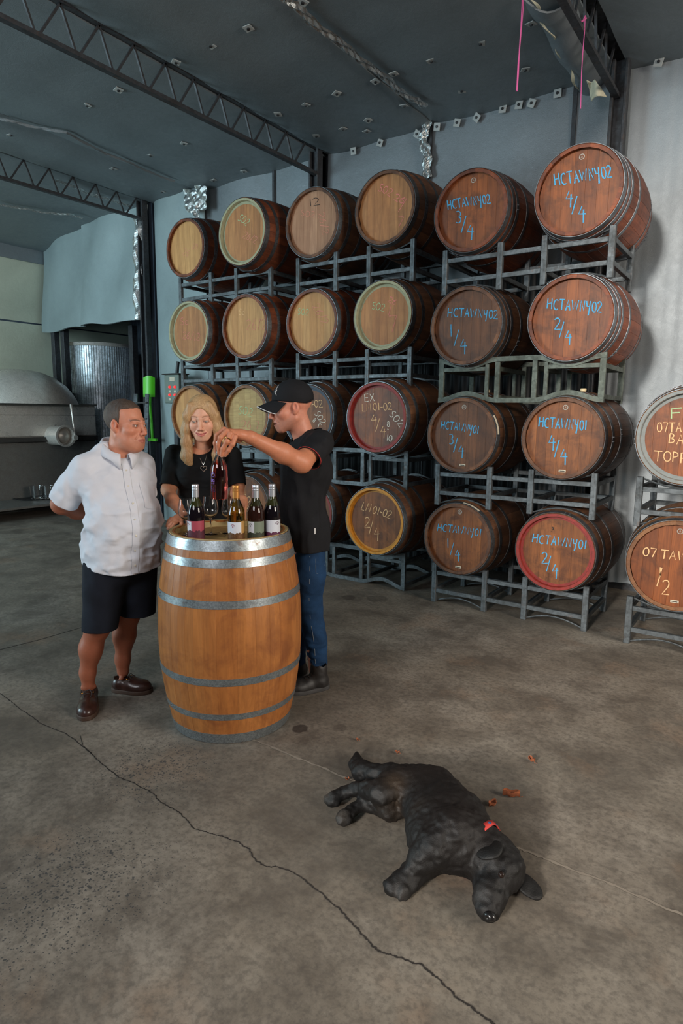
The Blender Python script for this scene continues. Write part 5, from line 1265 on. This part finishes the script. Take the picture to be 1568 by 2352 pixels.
sleeve(S, (.150, -.022, 1.232), (.246, -.160, 1.030), .066, .078, .80, .03); sleeve(S, (-.110, -.022, 1.232), (-.180, -.145, 1.030), .062, .070, .80, .03)
S.ell((0, .050, 1.375), (.054, .085, .095), .01, 's')     # open neck
V, Q = S.surface(); V, Q = relax(V, Q, 1, .4); shirt = smooth_mesh('shirt', [(V, Q)], MT['shirt_white'], m1.e)
def strip_on(F, pts, w, name, mat, par, lift=.0025, cols=3, n=40):
    V = []; n_ = len(pts)
    for (x, z) in pts:
        for c in range(cols):
            xx = x+w*(c/(cols-1)-.5); V.append((xx, surf(F, xx, z)+lift, z))
    return mk(name, V, [(i*cols+c, (i+1)*cols+c, (i+1)*cols+c+1, i*cols+c+1) for i in range(n_-1) for c in range(cols-1)], mat, par, True)
zz_ = np.linspace(1.262, .735, 46)
pl = strip_on(S, [(-.004, z) for z in zz_], .032, 'placket', MT['shirt_white'], shirt, .0030, 5)
for z in (1.225, 1.15, 1.075, 1.0, .925, .85, .775):
    y = surf(S, -.004, z)+.004; MB().lathe([(0, -.0025), (.0052, -.0025), (.0058, 0), (0, .002)], 12, 'Y', (-.004, y, z)).build('button', MT['button'], shirt, True)
V = []; nx, nz = 9, 10
for j in range(nz+1):
    for i in range(nx+1):
        x = -.060-.095*i/nx; z = 1.165-.115*j/nz-(.012*(1-abs(2*i/nx-1)) if j == nz else 0); V.append((x, surf(S, x, z)+.003, z))
mk('pocket', V, [(j*(nx+1)+i, (j+1)*(nx+1)+i, (j+1)*(nx+1)+i+1, j*(nx+1)+i+1) for j in range(nz) for i in range(nx)], MT['shirt_white'], shirt, True)
def collar(P, cx, cy, z_b, z_f, rx, ry, h, flap, mat, par, gap=.35, point=.02, hh=.03):
    V = []; n = 44; rows = 6
    for i in range(n+1):
        a = gap+(2*PI-2*gap)*i/n; fr = ((1+math.cos(a))/2)**1.4; bx, by = cx+rx*math.sin(a), cy+ry*math.cos(a); z = z_b+(z_f-z_b)*fr
        tip = max(0, 1-min(a-gap, 2*PI-gap-a)/.45)
        ux, uy = math.sin(a), math.cos(a)
        prof_ = [(-.004, -.004), (-.006, hh*.5), (-.005, hh), (.003, hh+.002), (.010+flap*.35, hh-.012-h*.35), (.012+flap, hh-h-.012-point*tip)]
        for o_, dz in prof_: V.append((bx+ux*o_, by+uy*o_, z+dz))
    o = mk('collar', V, [(i*rows+k, i*rows+k+1, (i+1)*rows+k+1, (i+1)*rows+k) for i in range(n) for k in range(rows-1)], mat, par, True)
    s = o.modifiers.new('thickness', 'SOLIDIFY'); s.thickness = .0022; return o
collar(m1, -.006, -.008, 1.345, 1.268, .070, .086, .024, .018, MT['shirt_white'], shirt, .26, .034, .028)
# shorts
K = Field((-.24, -.22, .40), (.24, .20, .86), .005)
K.ell((0, .0, .76), (.170, .130, .12), .03)
K.cap((.085, -.0, .74), (.122, -.020, .40), .106, .083, .03); K.cap((-.078, -.012, .74), (-.086, -.058, .40), .104, .084, .02)
K.noise(.006, .05, 7, (1, 1, 1.6)); K.half(lambda x, y, z: (np.where(x > .02, .432, .462)+0*y)-z, .002)
K.cap((.115, -.016, .47), (.124, -.022, .38), .079, .077, .003, 's'); K.cap((-.085, -.050, .49), (-.086, -.060, .38), .079, .077, .003, 's')
V, Q = K.surface(); V, Q = relax(V, Q, 1, .4); smooth_mesh('shorts', [(V, Q)], MT['navy'], m1.e)
def heel_of(a, t):
    d = (t-a)[:2]; d /= np.linalg.norm(d); return np.array([a[0]-d[0]*.060, a[1]-d[1]*.060, 0])
shoe(m1, heel_of(aR, m1.G(198, 1655)), m1.G(198, 1655), .102, 'boat_shoe', 'leather', 'sole_dark')
shoe(m1, heel_of(aL, m1.G(346, 1590)), m1.G(346, 1590), .100, 'boat_shoe', 'leather', 'sole_dark')

# ================================================================ woman in the black top
m2 = Person(462, 3.5, 4, 'person with long blonde hair in a black top and silver heart necklace')
SK2 = (228, 172, 144)
fr2 = head_frame(m2, 464, 961, 3.42, 5, 13, -2, .95)
hp, hc = head(m2, fr2, SK2, (178, 74, 78), (150, 100, 70), False, .0020, 1.2, .0022, neck=.046, width=.95, neck_to=(-.005, .0, 1.26))
eyes(m2, fr2, (.1, 1, -.55), (70, 90, 90))
A = Field((-.27, -.10, .86), (.25, .50, 1.34), .0034)
A.chain([(.145, 0, 1.265), (.168, .055, 1.10), tuple(m2.L(386, 1126, 3.40))], [.036, .038, .035], .02)
w_ = m2.L(421, 1183, 3.15); A.chain([m2.L(386, 1126, 3.40), m2.L(396, 1150, 3.30), w_], [.035, .033, .021], .02)
pc = m2.L(409, 1192, 3.11); A.cap(w_, pc, .020, .024, .012)
A.cap(pc, m2.L(402, 1196, 3.09), .023, .022, .01)
hl = m2.L
fingers(A, pc, [[hl(408, 1198, 3.075), hl(400, 1203, 3.055), hl(393, 1211, 3.05), hl(389, 1219, 3.05)], [hl(403, 1196, 3.08), hl(395, 1200, 3.065), hl(388, 1207, 3.06), hl(385, 1214, 3.06)], [hl(400, 1193, 3.095), hl(392, 1196, 3.085), hl(386, 1202, 3.08), hl(383, 1208, 3.08)], [hl(399, 1190, 3.11), hl(392, 1192, 3.105), hl(387, 1196, 3.10)], [hl(417, 1193, 3.10), hl(417, 1202, 3.065), hl(412, 1211, 3.05)]], .0085, .005)
A.chain([(-.155, 0, 1.265), (-.200, .05, 1.10), (-.20, .08, 1.06)], [.036, .036, .035], .02)
w2 = hl(566, 1172, 3.20); A.chain([(-.20, .08, 1.06), .5*np.array((-.20, .08, 1.06))+.5*w2, w2], [.035, .032, .021], .02); p2 = hl(567, 1186, 3.17); A.cap(w2, p2, .020, .024, .012)
fingers(A, p2, [[p2+np.array([dx, 0, -.004]), p2+np.array([dx*1.5, .034, -.006]), p2+np.array([dx*1.7, .058, -.016])] for dx in (-.022, -.007, .008, .022)], .0085, .004); A.chain([w2, p2+np.array([.035, .0, -.002]), p2+np.array([.045, .025, -.008])], [.011, .010, .009], .006)
ap = A.surface()
T = Field((-.22, -.16, .02), (.20, .18, 1.34), .0075)
T.cap((-.13, -.005, 1.278), (.12, -.005, 1.278), .034, .034, .02); T.ell((0, .022, 1.19), (.122, .075, .12), .03); T.cap((0, .0, 1.24), (0, .005, 1.30), .05, .044, .03); T.ell((0, .02, 1.02), (.10, .07, .15), .03); T.ell((0, -.01, .86), (.13, .095, .12), .03)
for s in (-1, 1): T.chain([(s*.07, 0, .80), (s*.08, .0, .46), (s*.09, -.02, .06)], [.075, .05, .035], .02)
tp = T.surface(); tp = relax(*tp, 2, .5)
nails = [hl(389, 1219, 3.045), hl(385, 1214, 3.055), hl(412, 1211, 3.045)]
smooth_mesh('body', [hp, ap, tp], MT['skin'], m2.e, [hc, skincol(ap[0], (214, 146, 112), nails), skincol(tp[0], (218, 152, 120))])
S = Field((-.29, -.16, .84), (.26, .20, 1.35), .0042)
S.cap((-.15, -.005, 1.272), (.14, -.005, 1.272), .045, .045, .02); S.ell((0, .020, 1.19), (.150, .092, .13), .03)
for s in (-1, 1): S.ell((s*.062, .075, 1.155), (.062, .050, .062), .03)
S.ell((0, .018, 1.03), (.128, .090, .17), .04); S.ell((0, -.005, .90), (.150, .112, .12), .04)
S.noise(.004, .06, 15, (1, 1, .8)); S.noise(.0025, .025, 16, (1, 1, .5))
S.half(lambda x, y, z: .865-z+0*x+0*y, .003)
c_, d_, r_ = sleeve(S, (.150, -.002, 1.270), (.172, .075, 1.07), .052, .052, .84, .02, .004)
ring_at(c_, d_, r_+.0005, .003).build('sleeve_band', MT['black_knit'], m2.e, True)
sleeve(S, (-.165, -.002, 1.270), (-.210, .075, 1.07), .052, .050, .84, .02, .004)
S.ell((0, .075, 1.352), (.088, .105, .078), .008, 's')
V, Q = S.surface(); V, Q = relax(V, Q, 1, .4); top = smooth_mesh('top', [(V, Q)], MT['black_knit'], m2.e)
K = Field((-.20, -.16, .03), (.20, .16, .95), .009); K.ell((0, -.008, .86), (.148, .108, .11), .03)
for s in (-1, 1): K.chain([(s*.072, 0, .82), (s*.08, .0, .46), (s*.09, -.015, .05)], [.088, .062, .060], .02)
K.half(lambda x, y, z: .055-z+0*x+0*y); V, Q = K.surface(); smooth_mesh('trousers', [(V, Q)], MT['black_knit'], m2.e)
for s in (-1, 1): shoe(m2, (s*.09, -.07, 0), (s*.10, .17, 0), .085, 'shoe', 'leather_blk', 'sole_grey')
# long straight hair, parted in the middle
Hf = Field((-.135, -.15, -.275), (.135, .125, .155), .0032)
Hf.ell((0, -.022, .042), (.086, .104, .091), .0); Hf.ell((0, -.060, -.06), (.080, .055, .15), .03)
for s in (-1, 1):
    Hf.chain([(s*.058, .052, .088), (s*.078, .048, .030), (s*.083, .045, -.045), (s*.092, .050, -.120), (s*(.096 if s > 0 else .080), .062, -.20), (s*(.080 if s > 0 else .066), .075, -.245)], [.009, .013, .017, .023, .028, .014], .040, flat=((s*.3, 1, 0), 1.0))
    Hf.chain([(s*.076, .0, .02), (s*.092, .0, -.08), (s*.106, .01, -.20)], [.026, .032, .026], .02)
Hf.ell((0, .100, -.020), (.0585, .070, .102), .010, 's')
Hf.cap((0, .06, .142), (0, -.03, .150), .007, .007, .012, 's')
Hf.noise(.0040, .010, 21, (1, 1, 8), lambda x, y, z: np.clip(.75-z/.10, .25, 1)+0*x+0*y); Hf.noise(.003, .03, 22, (1, 1, 4), lambda x, y, z: np.clip(.6-z/.10, .1, 1)+0*x+0*y)
V, Q = Hf.surface(); smooth_mesh('hair', [(inhead(fr2, V), Q)], MT['hair_blonde'], m2.e)
def onchest(u, v, lift=.003):
    p = m2.L(u, v, 3.40); 
    for _ in range(4): y = surf(S, p[0], p[2]); q = m2.base+m2.R.T@np.array([p[0], y, p[2]]); p = m2.L(u, v, float(FH@q))
    return np.array([p[0], p[1]+lift, p[2]])
nk = [onchest(u, v) for u, v in [(455, 1042), (459, 1052), (463, 1061), (467, 1068), (470, 1061), (473, 1052), (475, 1043)]]
up_ = [np.array((.050, .045, 1.325)), nk[0]]; nl = MB().tube([np.array((.052, .02, 1.34))]+nk+[np.array((-.052, .02, 1.34))], .0011, 6).build('necklace', MT['silver'], m2.e, True)
hpn = onchest(468, 1076, .005); MB().tube([hpn+np.array((-(.0165*math.sin(t)**3), 0, .00105*(13*math.cos(t)-5*math.cos(2*t)-2*math.cos(3*t)-math.cos(4*t)))) for t in np.linspace(0.2, 2*PI+.2, 34)], .0026, 8).build('heart_pendant', MT['silver'], nl, True)
bd = (pc-w_)/np.linalg.norm(pc-w_); ring_at(w_+bd*-.006, bd, .0235, .002).build('bracelet', MT['silver'], m2.e, True)
for s in (-1, 1): MB().lathe([(0, -.006), (.0035, -.003), (.0035, .003), (0, .006)], 10).build('earring', MT['silver'], m2.e, True).location = Vector(inhead(fr2, np.array([[s*.076, -.002, -.045]]))[0].tolist())

# ================================================================ man with the black cap
m3 = Person(705, 3.35, -75, 'person in black cap, black polo shirt and jeans holding up a bottle')
SK3 = (212, 142, 116)
fr3 = head_frame(m3, 668, 936, 3.32, -76, 9, 0, 1.03)
hp, hc = head(m3, fr3, SK3, (166, 92, 80), (120, 90, 74), True, .0026, 0, .0044, neck=.054, stub=.3, neck_to=(-.0, .0, 1.33))
eyes(m3, fr3, (0, 1, -.4), (60, 60, 56))
el, wr = m3.L(692, 1062, 3.05), m3.L(574, 1004, 2.89); l3 = m3.L; sh3 = m3.L(736, 1016, 3.20)
A = Field((-.50, -.10, 1.12), (-.05, .58, 1.52), .0030)
A.chain([sh3, el], [.054, .046], .02); A.ell(el+np.array([0, -.008, -.006]), .036, .02)
A.chain([el, el*.62+wr*.38, wr], [.046, .044, .029], .03)
kn = l3(527, 994, 2.85); mid = l3(550, 998, 2.87)
A.cap(wr, mid, .028, .027, .02, flat=((0, 0, 1), .80)); A.cap(mid, kn, .029, .024, .015, flat=((0, 0, 1), .80))
fl_ = [[l3(515, 986, 2.845), l3(499, 999, 2.84), l3(494, 1018, 2.85), l3(496, 1038, 2.855)],
       [l3(521, 990, 2.825), l3(506, 1005, 2.815), l3(501, 1022, 2.825), l3(503, 1043, 2.835)],
       [l3(529, 996, 2.82), l3(521, 1014, 2.81), l3(512, 1030, 2.82), l3(509, 1047, 2.83)],
       [l3(540, 1003, 2.825), l3(534, 1020, 2.815), l3(525, 1034, 2.82), l3(517, 1046, 2.83)]]
for ch in fl_: A.chain(ch, [.0125, .0105, .0098, .0082], .006); A.ell(ch[1], .0112, .004)
A.chain([l3(548, 1008, 2.89), l3(527, 1014, 2.91), l3(508, 1026, 2.90), l3(500, 1038, 2.875)], [.018, .0125, .011, .009], .008)
ap = A.surface()
B2 = Field((.05, -.12, .76), (.29, .20, 1.42), .005); B2.chain([(.150, 0, 1.335), (.205, -.02, 1.08), (.19, .06, .88)], [.052, .044, .028], .02); B2.cap((.19, .06, .88), (.185, .085, .82), .028, .030, .01, flat=((1, 0, 0), .7))
B2.chain([(.185, .075, .82), (.180, .10, .79)], [.022, .016], .01); bp = B2.surface()
T = Field((-.2, -.14, .70), (.2, .2, 1.40), .009); T.ell((0, .02, 1.19), (.12, .085, .16), .03).ell((0, .03, 1.0), (.12, .09, .16), .04).ell((0, 0, .83), (.12, .09, .12), .04); T.cap((0, .0, 1.25), (0, .01, 1.38), .065, .055, .03); T.cap((-.11, -.005, 1.335), (.11, -.005, 1.335), .042, .042, .03); tp = T.surface()
Lg = Field((-.14, -.2, .05), (.2, .2, .4), .008); Lg.chain([(-.03, -.02, .38), (-.034, -.048, .08)], [.045, .04], .01); Lg.chain([(.08, .05, .38), (.09, .05, .08)], [.045, .04], .01); lp = Lg.surface()
nails = [c[-1]+np.array([0, 0, -.004]) for c in fl_]
smooth_mesh('body', [hp, ap, bp, tp, lp], MT['skin'], m3.e, [hc, skincol(ap[0], (206, 132, 98), nails), skincol(bp[0], (206, 132, 98)), skincol(tp[0], SK3), skincol(lp[0], SK3)])
rg = fl_[2]; c_ = rg[0]*.35+rg[1]*.65; ring_at(c_, rg[1]-rg[0], .0125, .0028).build('ring', MT['gold'], m3.e, True)
# polo shirt
S = Field((-.31, -.19, .72), (.30, .24, 1.46), .0046)
S.cap((-.125, -.012, 1.345), (.125, -.012, 1.345), .056, .056, .02); S.cap((-.05, -.012, 1.375), (.05, -.012, 1.375), .042, .042, .03); S.ell((0, .008, 1.21), (.168, .138, .17), .04)
S.ell((0, .030, 1.02), (.155, .125, .19), .05); S.ell((0, -.005, .86), (.155, .115, .15), .04); S.cap((0, -.005, .86), (0, -.005, .70), .15, .152, .04, flat=((0, 1, 0), .76))
S.noise(.008, .075, 25, (1, 1, 2)); S.noise(.007, .05, 27, (1.2, 1.2, 2.6), None, True); S.noise(.004, .032, 26, (1, 1, 2.5))
S.half(lambda x, y, z: .778-z+0*x+0*y, .003); S.cap((0, 0, .84), (0, 0, .68), .140, .142, .01, 's', flat=((0, 1, 0), .74))
c_, d_, r_ = sleeve(S, tuple(sh3), tuple(el+np.array([-.002, -.008, -.014])), .068, .072, .70, .03)
sleeve(S, (.140, -.0, 1.325), (.215, -.02, 1.06), .066, .068, .75, .03)
S.ell((0, .070, 1.425), (.052, .078, .075), .01, 's')
V, Q = S.surface(); V, Q = relax(V, Q, 1, .4); polo = smooth_mesh('polo_shirt', [(V, Q)], MT['black_polo'], m3.e)
ring_at(c_-d_*.002, d_, r_-.004, .0022).build('red_piping', MT['red_trim'], polo, True)
collar(m3, 0, .0, 1.395, 1.335, .064, .074, .026, .014, MT['black_polo'], polo, .35, .022, .026)
tp_ = m3.L(712, 1218, 3.2); zt_ = tp_[2]
def side_surf(F, y, z):
    j = int(round((y-F.lo[1])/F.h)); k = int(round((z-F.lo[2])/F.h)); c = F.F[:, j, k]; i = np.nonzero(c < 0)[0]
    return float(F.ax[0][i[0]]) if len(i) else 0.
xs = side_surf(S, -.01, zt_); MB().box((xs-.006, -.014, zt_-.02), (xs-.002, -.006, zt_+.012)).build('hem_tag', MT['white_trim'], polo)
# jeans
K = Field((-.20, -.19, .07), (.22, .20, .92), .0055); K.ell((0, -.005, .82), (.130, .094, .08), .03)
K.chain([(-.058, -.01, .80), (-.058, .0, .62), (-.030, -.012, .44), (-.030, -.045, .27), (-.034, -.058, .10)], [.076, .084, .068, .062, .052], .02)
K.chain([(.058, .01, .80), (.08, .045, .46), (.09, .045, .10)], [.076, .068, .056], .02); K.ell((-.05, -.045, .67), (.060, .046, .06), .03)
K.noise(.0045, .05, 31, (1, 1, .7)); K.noise(.003, .022, 32, (1.5, 1.5, .6), lambda x, y, z: np.where(z < .3, 1.3, .5)+0*x+0*y)
K.half(lambda x, y, z: .080-z+0*x+0*y, .002); V, Q = K.surface(); V, Q = relax(V, Q, 1, .4); jn = smooth_mesh('jeans', [(V, Q)], MT['denim'], m3.e)
MT['stitch'] = plain('pale denim stitching', srgb(120, 130, 140), .8)
pk = []
for (y, z) in [(-.085, .765), (-.080, .70), (-.055, .655), (-.020, .67), (-.020, .765), (-.085, .765)]: pk.append((side_surf(K, y, z)-.002, y, z))
MB().tube(pk, .0014, 5).build('pocket_stitching', MT['stitch'], jn)
MB().tube([(side_surf(K, .012+yo, z)-.0015, .012+yo, z) for z, yo in [(.76, 0), (.70, 0), (.62, .004), (.54, .0), (.46, -.006), (.38, -.016), (.30, -.03), (.22, -.04), (.14, -.045)]], .0013, 5).build('side_seam', MT['stitch'], jn)
shoe(m3, m3.G(752, 1578), m3.G(672, 1592)+np.array([0., .03, 0]), .105, 'work_boot', 'leather_blk', 'sole_grey', boot=True)
shoe(m3, (.09, -.02, 0), (.10, .25, 0), .105, 'work_boot', 'leather_blk', 'sole_grey', boot=True)
# cap with visor, white edge and small mark
Cf = Field((-.11, -.14, -.02), (.11, .12, .165), .0028); Cf.ell((0, -.017, .046), (.0875, .1075, .0925), 0)
Cf.half(lambda x, y, z: .026+.24*y-z+0*x, .003); Cf.ell((0, -.02, .030), (.080, .100, .075), .0, 's'); Cf.ell((0, -.017, .140), (.007, .007, .006), .003)
V, Q = Cf.surface(); cp = smooth_mesh('cap', [(inhead(fr3, V), Q)], MT['black_polo'], m3.e)
def visor(s, t):
    a = (s-.5)*2.15; rr_ = 1+t*.92*math.cos(a*.72); x = .083*math.sin(a)*(1+.06*t*(1-abs(s-.5))); y = -.017+.1025*math.cos(a)*1.0+t*.082*math.cos(a*.75)**.8
    z = .050-.022*t-.36*(x*x)/.083*(1.0+.9*t)+.012*(math.cos(a)-1)*.0; return inhead(fr3, np.array([[x, y, z]]))[0]
vs = sheet('visor', visor, 26, 10, MT['black_polo'], cp, .004)
MB().tube([visor(s, 1.01) for s in np.linspace(0, 1, 30)], .0024, 6).build('white_edge', MT['white_trim'], vs, True)
def oncap(a, zz):
    y = math.cos(a); x = math.sin(a); q = math.sqrt(max(0, 1-((zz-.046)/.0925)**2)); return inhead(fr3, np.array([[.0888*x*q, -.017+.1088*y*q, zz]]))[0]
for L_ in ([(-.36, .118), (-.42, .100), (-.46, .082)], [(-.40, .098), (-.52, .096), (-.50, .086), (-.40, .088)], [(-.34, .088), (-.48, .080), (-.58, .070)]): MB().tube([oncap(a, z) for a, z in L_], .0016, 5).build('embroidered_mark', MT['white_trim'], cp)

# ================================================================ black dog lying on its side
dg = empty('dog', aZ(1000, 1850, 0), 'black short-haired dog lying on its side on the concrete, red collar', 'dog'); db = aZ(1000, 1850, 0)
def gp(u, v, z): return aZ(u, v, z)-db
D = Field(np.array((-.62, -.62, -.002)), (.72, .62, .36), .0062); zf = ((0, 0, 1), .72)
lo_ = np.min([gp(750, 1840, 0), gp(1250, 2060, 0), gp(1120, 2115, 0), gp(820, 1725, 0)], 0)-.12; hi_ = np.max([gp(750, 1840, .1), gp(1250, 2060, .1), gp(1110, 1880, .2), gp(820, 1725, 0), gp(1000, 1740, .2)], 0)+.12
D = Field((lo_[0], lo_[1], -.003), (hi_[0], hi_[1], .32), .0048)
D.cap(gp(925, 1802, .085), gp(980, 1822, .095), .088, .112, .05, flat=zf); D.cap(gp(980, 1822, .095), gp(1028, 1882, .105), .112, .128, .06, flat=zf)
D.cap(gp(1028, 1882, .105), gp(1062, 1928, .102), .128, .104, .05, flat=zf); D.cap(gp(1062, 1928, .100), gp(1112, 1962, .085), .098, .090, .03)
D.ell(gp(1015, 1925, .095), (.115, .115, .085), .05)     # brisket
# head: skull, muzzle, jaw
D.ell(gp(1143, 1988, .076), (.086, .084, .070), .03); D.cap(gp(1138, 2010, .070), gp(1124, 2062, .052), .062, .046, .03); D.cap(gp(1124, 2062, .050), gp(1120, 2086, .044), .045, .036, .015)
D.cap(gp(1118, 2010, .04), gp(1104, 2066, .032), .038, .026, .02); D.ell(gp(1160, 1995, .105), (.03, .03, .018), .02)
# hind legs: thigh, knee, hock, paw
D.cap(gp(915, 1798, .120), gp(878, 1818, .130), .078, .050, .03, flat=zf); D.chain([gp(874, 1822, .12), gp(846, 1812, .095), gp(826, 1812, .075)], [.044, .030, .024], .02); D.chain([gp(822, 1810, .075), gp(792, 1820, .05), gp(768, 1833, .035)], [.027, .021, .024], .012); D.ell(gp(763, 1838, .028), (.036, .028, .024), .012)
D.cap(gp(915, 1838, .07), gp(894, 1856, .06), .062, .044, .03); D.chain([gp(894, 1856, .055), gp(860, 1848, .042), gp(835, 1848, .038)], [.042, .029, .024], .02); D.chain([gp(832, 1848, .036), gp(808, 1860, .03), gp(795, 1872, .028)], [.026, .022, .024], .012); D.ell(gp(790, 1880, .026), (.032, .032, .024), .01)
# front legs
D.cap(gp(1035, 1915, .15), gp(998, 1945, .13), .072, .052, .04); D.chain([gp(998, 1945, .125), gp(968, 1972, .09), gp(938, 2006, .05)], [.052, .040, .030], .02); D.chain([gp(938, 2006, .05), gp(915, 2025, .036), gp(902, 2036, .03)], [.030, .028, .028], .012)
D.chain([gp(1020, 1960, .06), gp(985, 1985, .05), gp(955, 2012, .035)], [.048, .038, .028], .02); D.chain([gp(955, 2012, .035), gp(938, 2034, .03), gp(927, 2047, .028)], [.027, .025, .026], .012)
for (u, v, z) in ((889, 2030, .034), (891, 2041, .03), (899, 2050, .026), (910, 2052, .024)): D.cap(gp(906, 2034, .032), gp(u, v, z), .015, .0125, .004)
for (u, v, z) in ((914, 2055, .022), (921, 2061, .02), (932, 2060, .02), (940, 2054, .022)): D.cap(gp(929, 2045, .026), gp(u, v, z), .014, .0115, .004)
for (u, v, z) in ((750, 1832, .03), (750, 1840, .024), (757, 1845, .022)): D.cap(gp(766, 1836, .028), gp(u, v, z), .014, .011, .004)
for (u, v, z) in ((779, 1880, .03), (781, 1888, .024), (790, 1890, .02)): D.cap(gp(793, 1876, .028), gp(u, v, z), .014, .011, .004)
# tail
D.chain([gp(898, 1778, .080), gp(858, 1778, .06), gp(832, 1772, .045), gp(818, 1754, .035), gp(820, 1730, .025)], [.044, .036, .040, .030, .006], .02)
D.noise(.004, .030, 41); D.noise(.0035, .013, 42)
D.half(lambda x, y, z: .001-z+0*x+0*y, .004)
V, Q = D.surface()
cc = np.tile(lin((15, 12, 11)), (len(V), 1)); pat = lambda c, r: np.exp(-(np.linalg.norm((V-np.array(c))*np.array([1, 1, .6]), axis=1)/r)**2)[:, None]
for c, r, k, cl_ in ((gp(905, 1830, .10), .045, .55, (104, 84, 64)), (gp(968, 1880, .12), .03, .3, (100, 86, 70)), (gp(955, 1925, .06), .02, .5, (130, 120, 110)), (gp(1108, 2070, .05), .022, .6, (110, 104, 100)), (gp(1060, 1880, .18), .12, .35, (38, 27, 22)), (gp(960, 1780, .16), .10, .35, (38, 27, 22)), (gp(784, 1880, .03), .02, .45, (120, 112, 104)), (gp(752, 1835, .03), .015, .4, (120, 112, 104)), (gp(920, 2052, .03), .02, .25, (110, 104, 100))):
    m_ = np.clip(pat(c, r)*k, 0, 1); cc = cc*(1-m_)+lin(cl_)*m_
MT['fur'] = colmat('black dog fur', .6, 0, .55, 260, 1.0, .35)
_f = MT['fur'].node_tree; 
smooth_mesh('body', [(V, Q)], MT['fur'], dg, [cc])
def ear(pts, name, th=.010, seed=0):
    a, b, c, d = [np.array(p) for p in pts]; cen = (a+b+c+d)/4; F_ = Field(cen-np.array([.10, .10, .06]), cen+np.array([.10, .10, .06]), .004)
    n = np.cross(c-a, d-b); n /= np.linalg.norm(n); L1 = (c-a); m1_ = np.linalg.norm(L1)/2; L2 = (d-b); m2_ = np.linalg.norm(L2)/2; e1 = L1/np.linalg.norm(L1); e2 = np.cross(n, e1)
    F_.ell(cen, (m1_, m2_, th), 0, 'u', [e1, e2, n]); F_.noise(.002, .02, seed); v, q = F_.surface(); c_ = np.tile(lin((14, 12, 11)), (len(v), 1)); return smooth_mesh(name, [(v, q)], MT['fur'], dg, [c_])
ear([gp(1140, 1934, .150), gp(1150, 1962, .160), gp(1092, 1972, .125), gp(1098, 1932, .140)], 'ear', .013, 1)
ear([gp(1183, 2006, .045), gp(1222, 2018, .022), gp(1246, 2066, .014), gp(1196, 2048, .020)], 'ear', .011, 2)
ey = MB().lathe([(.0095*math.sin(PI*k/12), -.0095*math.cos(PI*k/12)) for k in range(13)], 16).build('eye', plain('dark dog eye', srgb(30, 20, 16), .08), dg, True); ey.location = Vector(gp(1151, 2009, .124).tolist())
F_ = Field(gp(1124, 2104, .045)-.04, gp(1124, 2104, .045)+.04, .003); F_.ell(gp(1124, 2104, .050), (.019, .014, .014), 0); F_.ell(gp(1118, 2109, .050), .004, .002, 's'); F_.ell(gp(1131, 2108, .050), .004, .002, 's'); v, q = F_.surface(); smooth_mesh('nose', [(v, q)], plain('wet black nose', srgb(20, 18, 18), .25), dg)
# collar: a band around the neck
n0, n1 = gp(1078, 1930, .10), gp(1118, 1966, .085); ax_ = (n1-n0)/np.linalg.norm(n1-n0); cen = gp(1106, 1949, .080); e1 = np.cross(ax_, [0, 0, 1.]); e1 /= np.linalg.norm(e1); e2 = np.cross(e1, ax_)
def dsurf(o, d):
    for i in range(12, 130):
        q = o+d*i*.001; j = np.clip(np.round((q-D.lo)/D.h).astype(int), 0, D.n-1)
        if D.F[j[0], j[1], j[2]] > 0: return min(i*.001, .099)
    return .099
V = []; n = 48
for k in range(n):
    a = 2*PI*k/n; dr_ = e1*math.cos(a)+e2*math.sin(a)
    for w in (-.011, .011): rr_ = dsurf(cen+ax_*w, dr_)+.0025; p = cen+ax_*w+rr_*dr_; p[2] = max(p[2], .004); V.append(p)
cb_ = mk('collar', V, [(2*k, 2*((k+1) % n), 2*((k+1) % n)+1, 2*k+1) for k in range(n)], MT['red_trim'], dg, True); s_ = cb_.modifiers.new('thickness', 'SOLIDIFY'); s_.thickness = .003
MT['collar_blue'] = plain('blue collar pattern', srgb(40, 70, 110), .7)
for k in range(0, n, 4):
    a = 2*PI*(k+.5)/n; dr_ = e1*math.cos(a)+e2*math.sin(a); p = cen+(dsurf(cen, dr_)+.0035)*dr_
    if p[2] > .01: MB().bbox(tuple(p-.0045), tuple(p+.0045), .001).build('woven_patch', MT['collar_blue'], cb_)
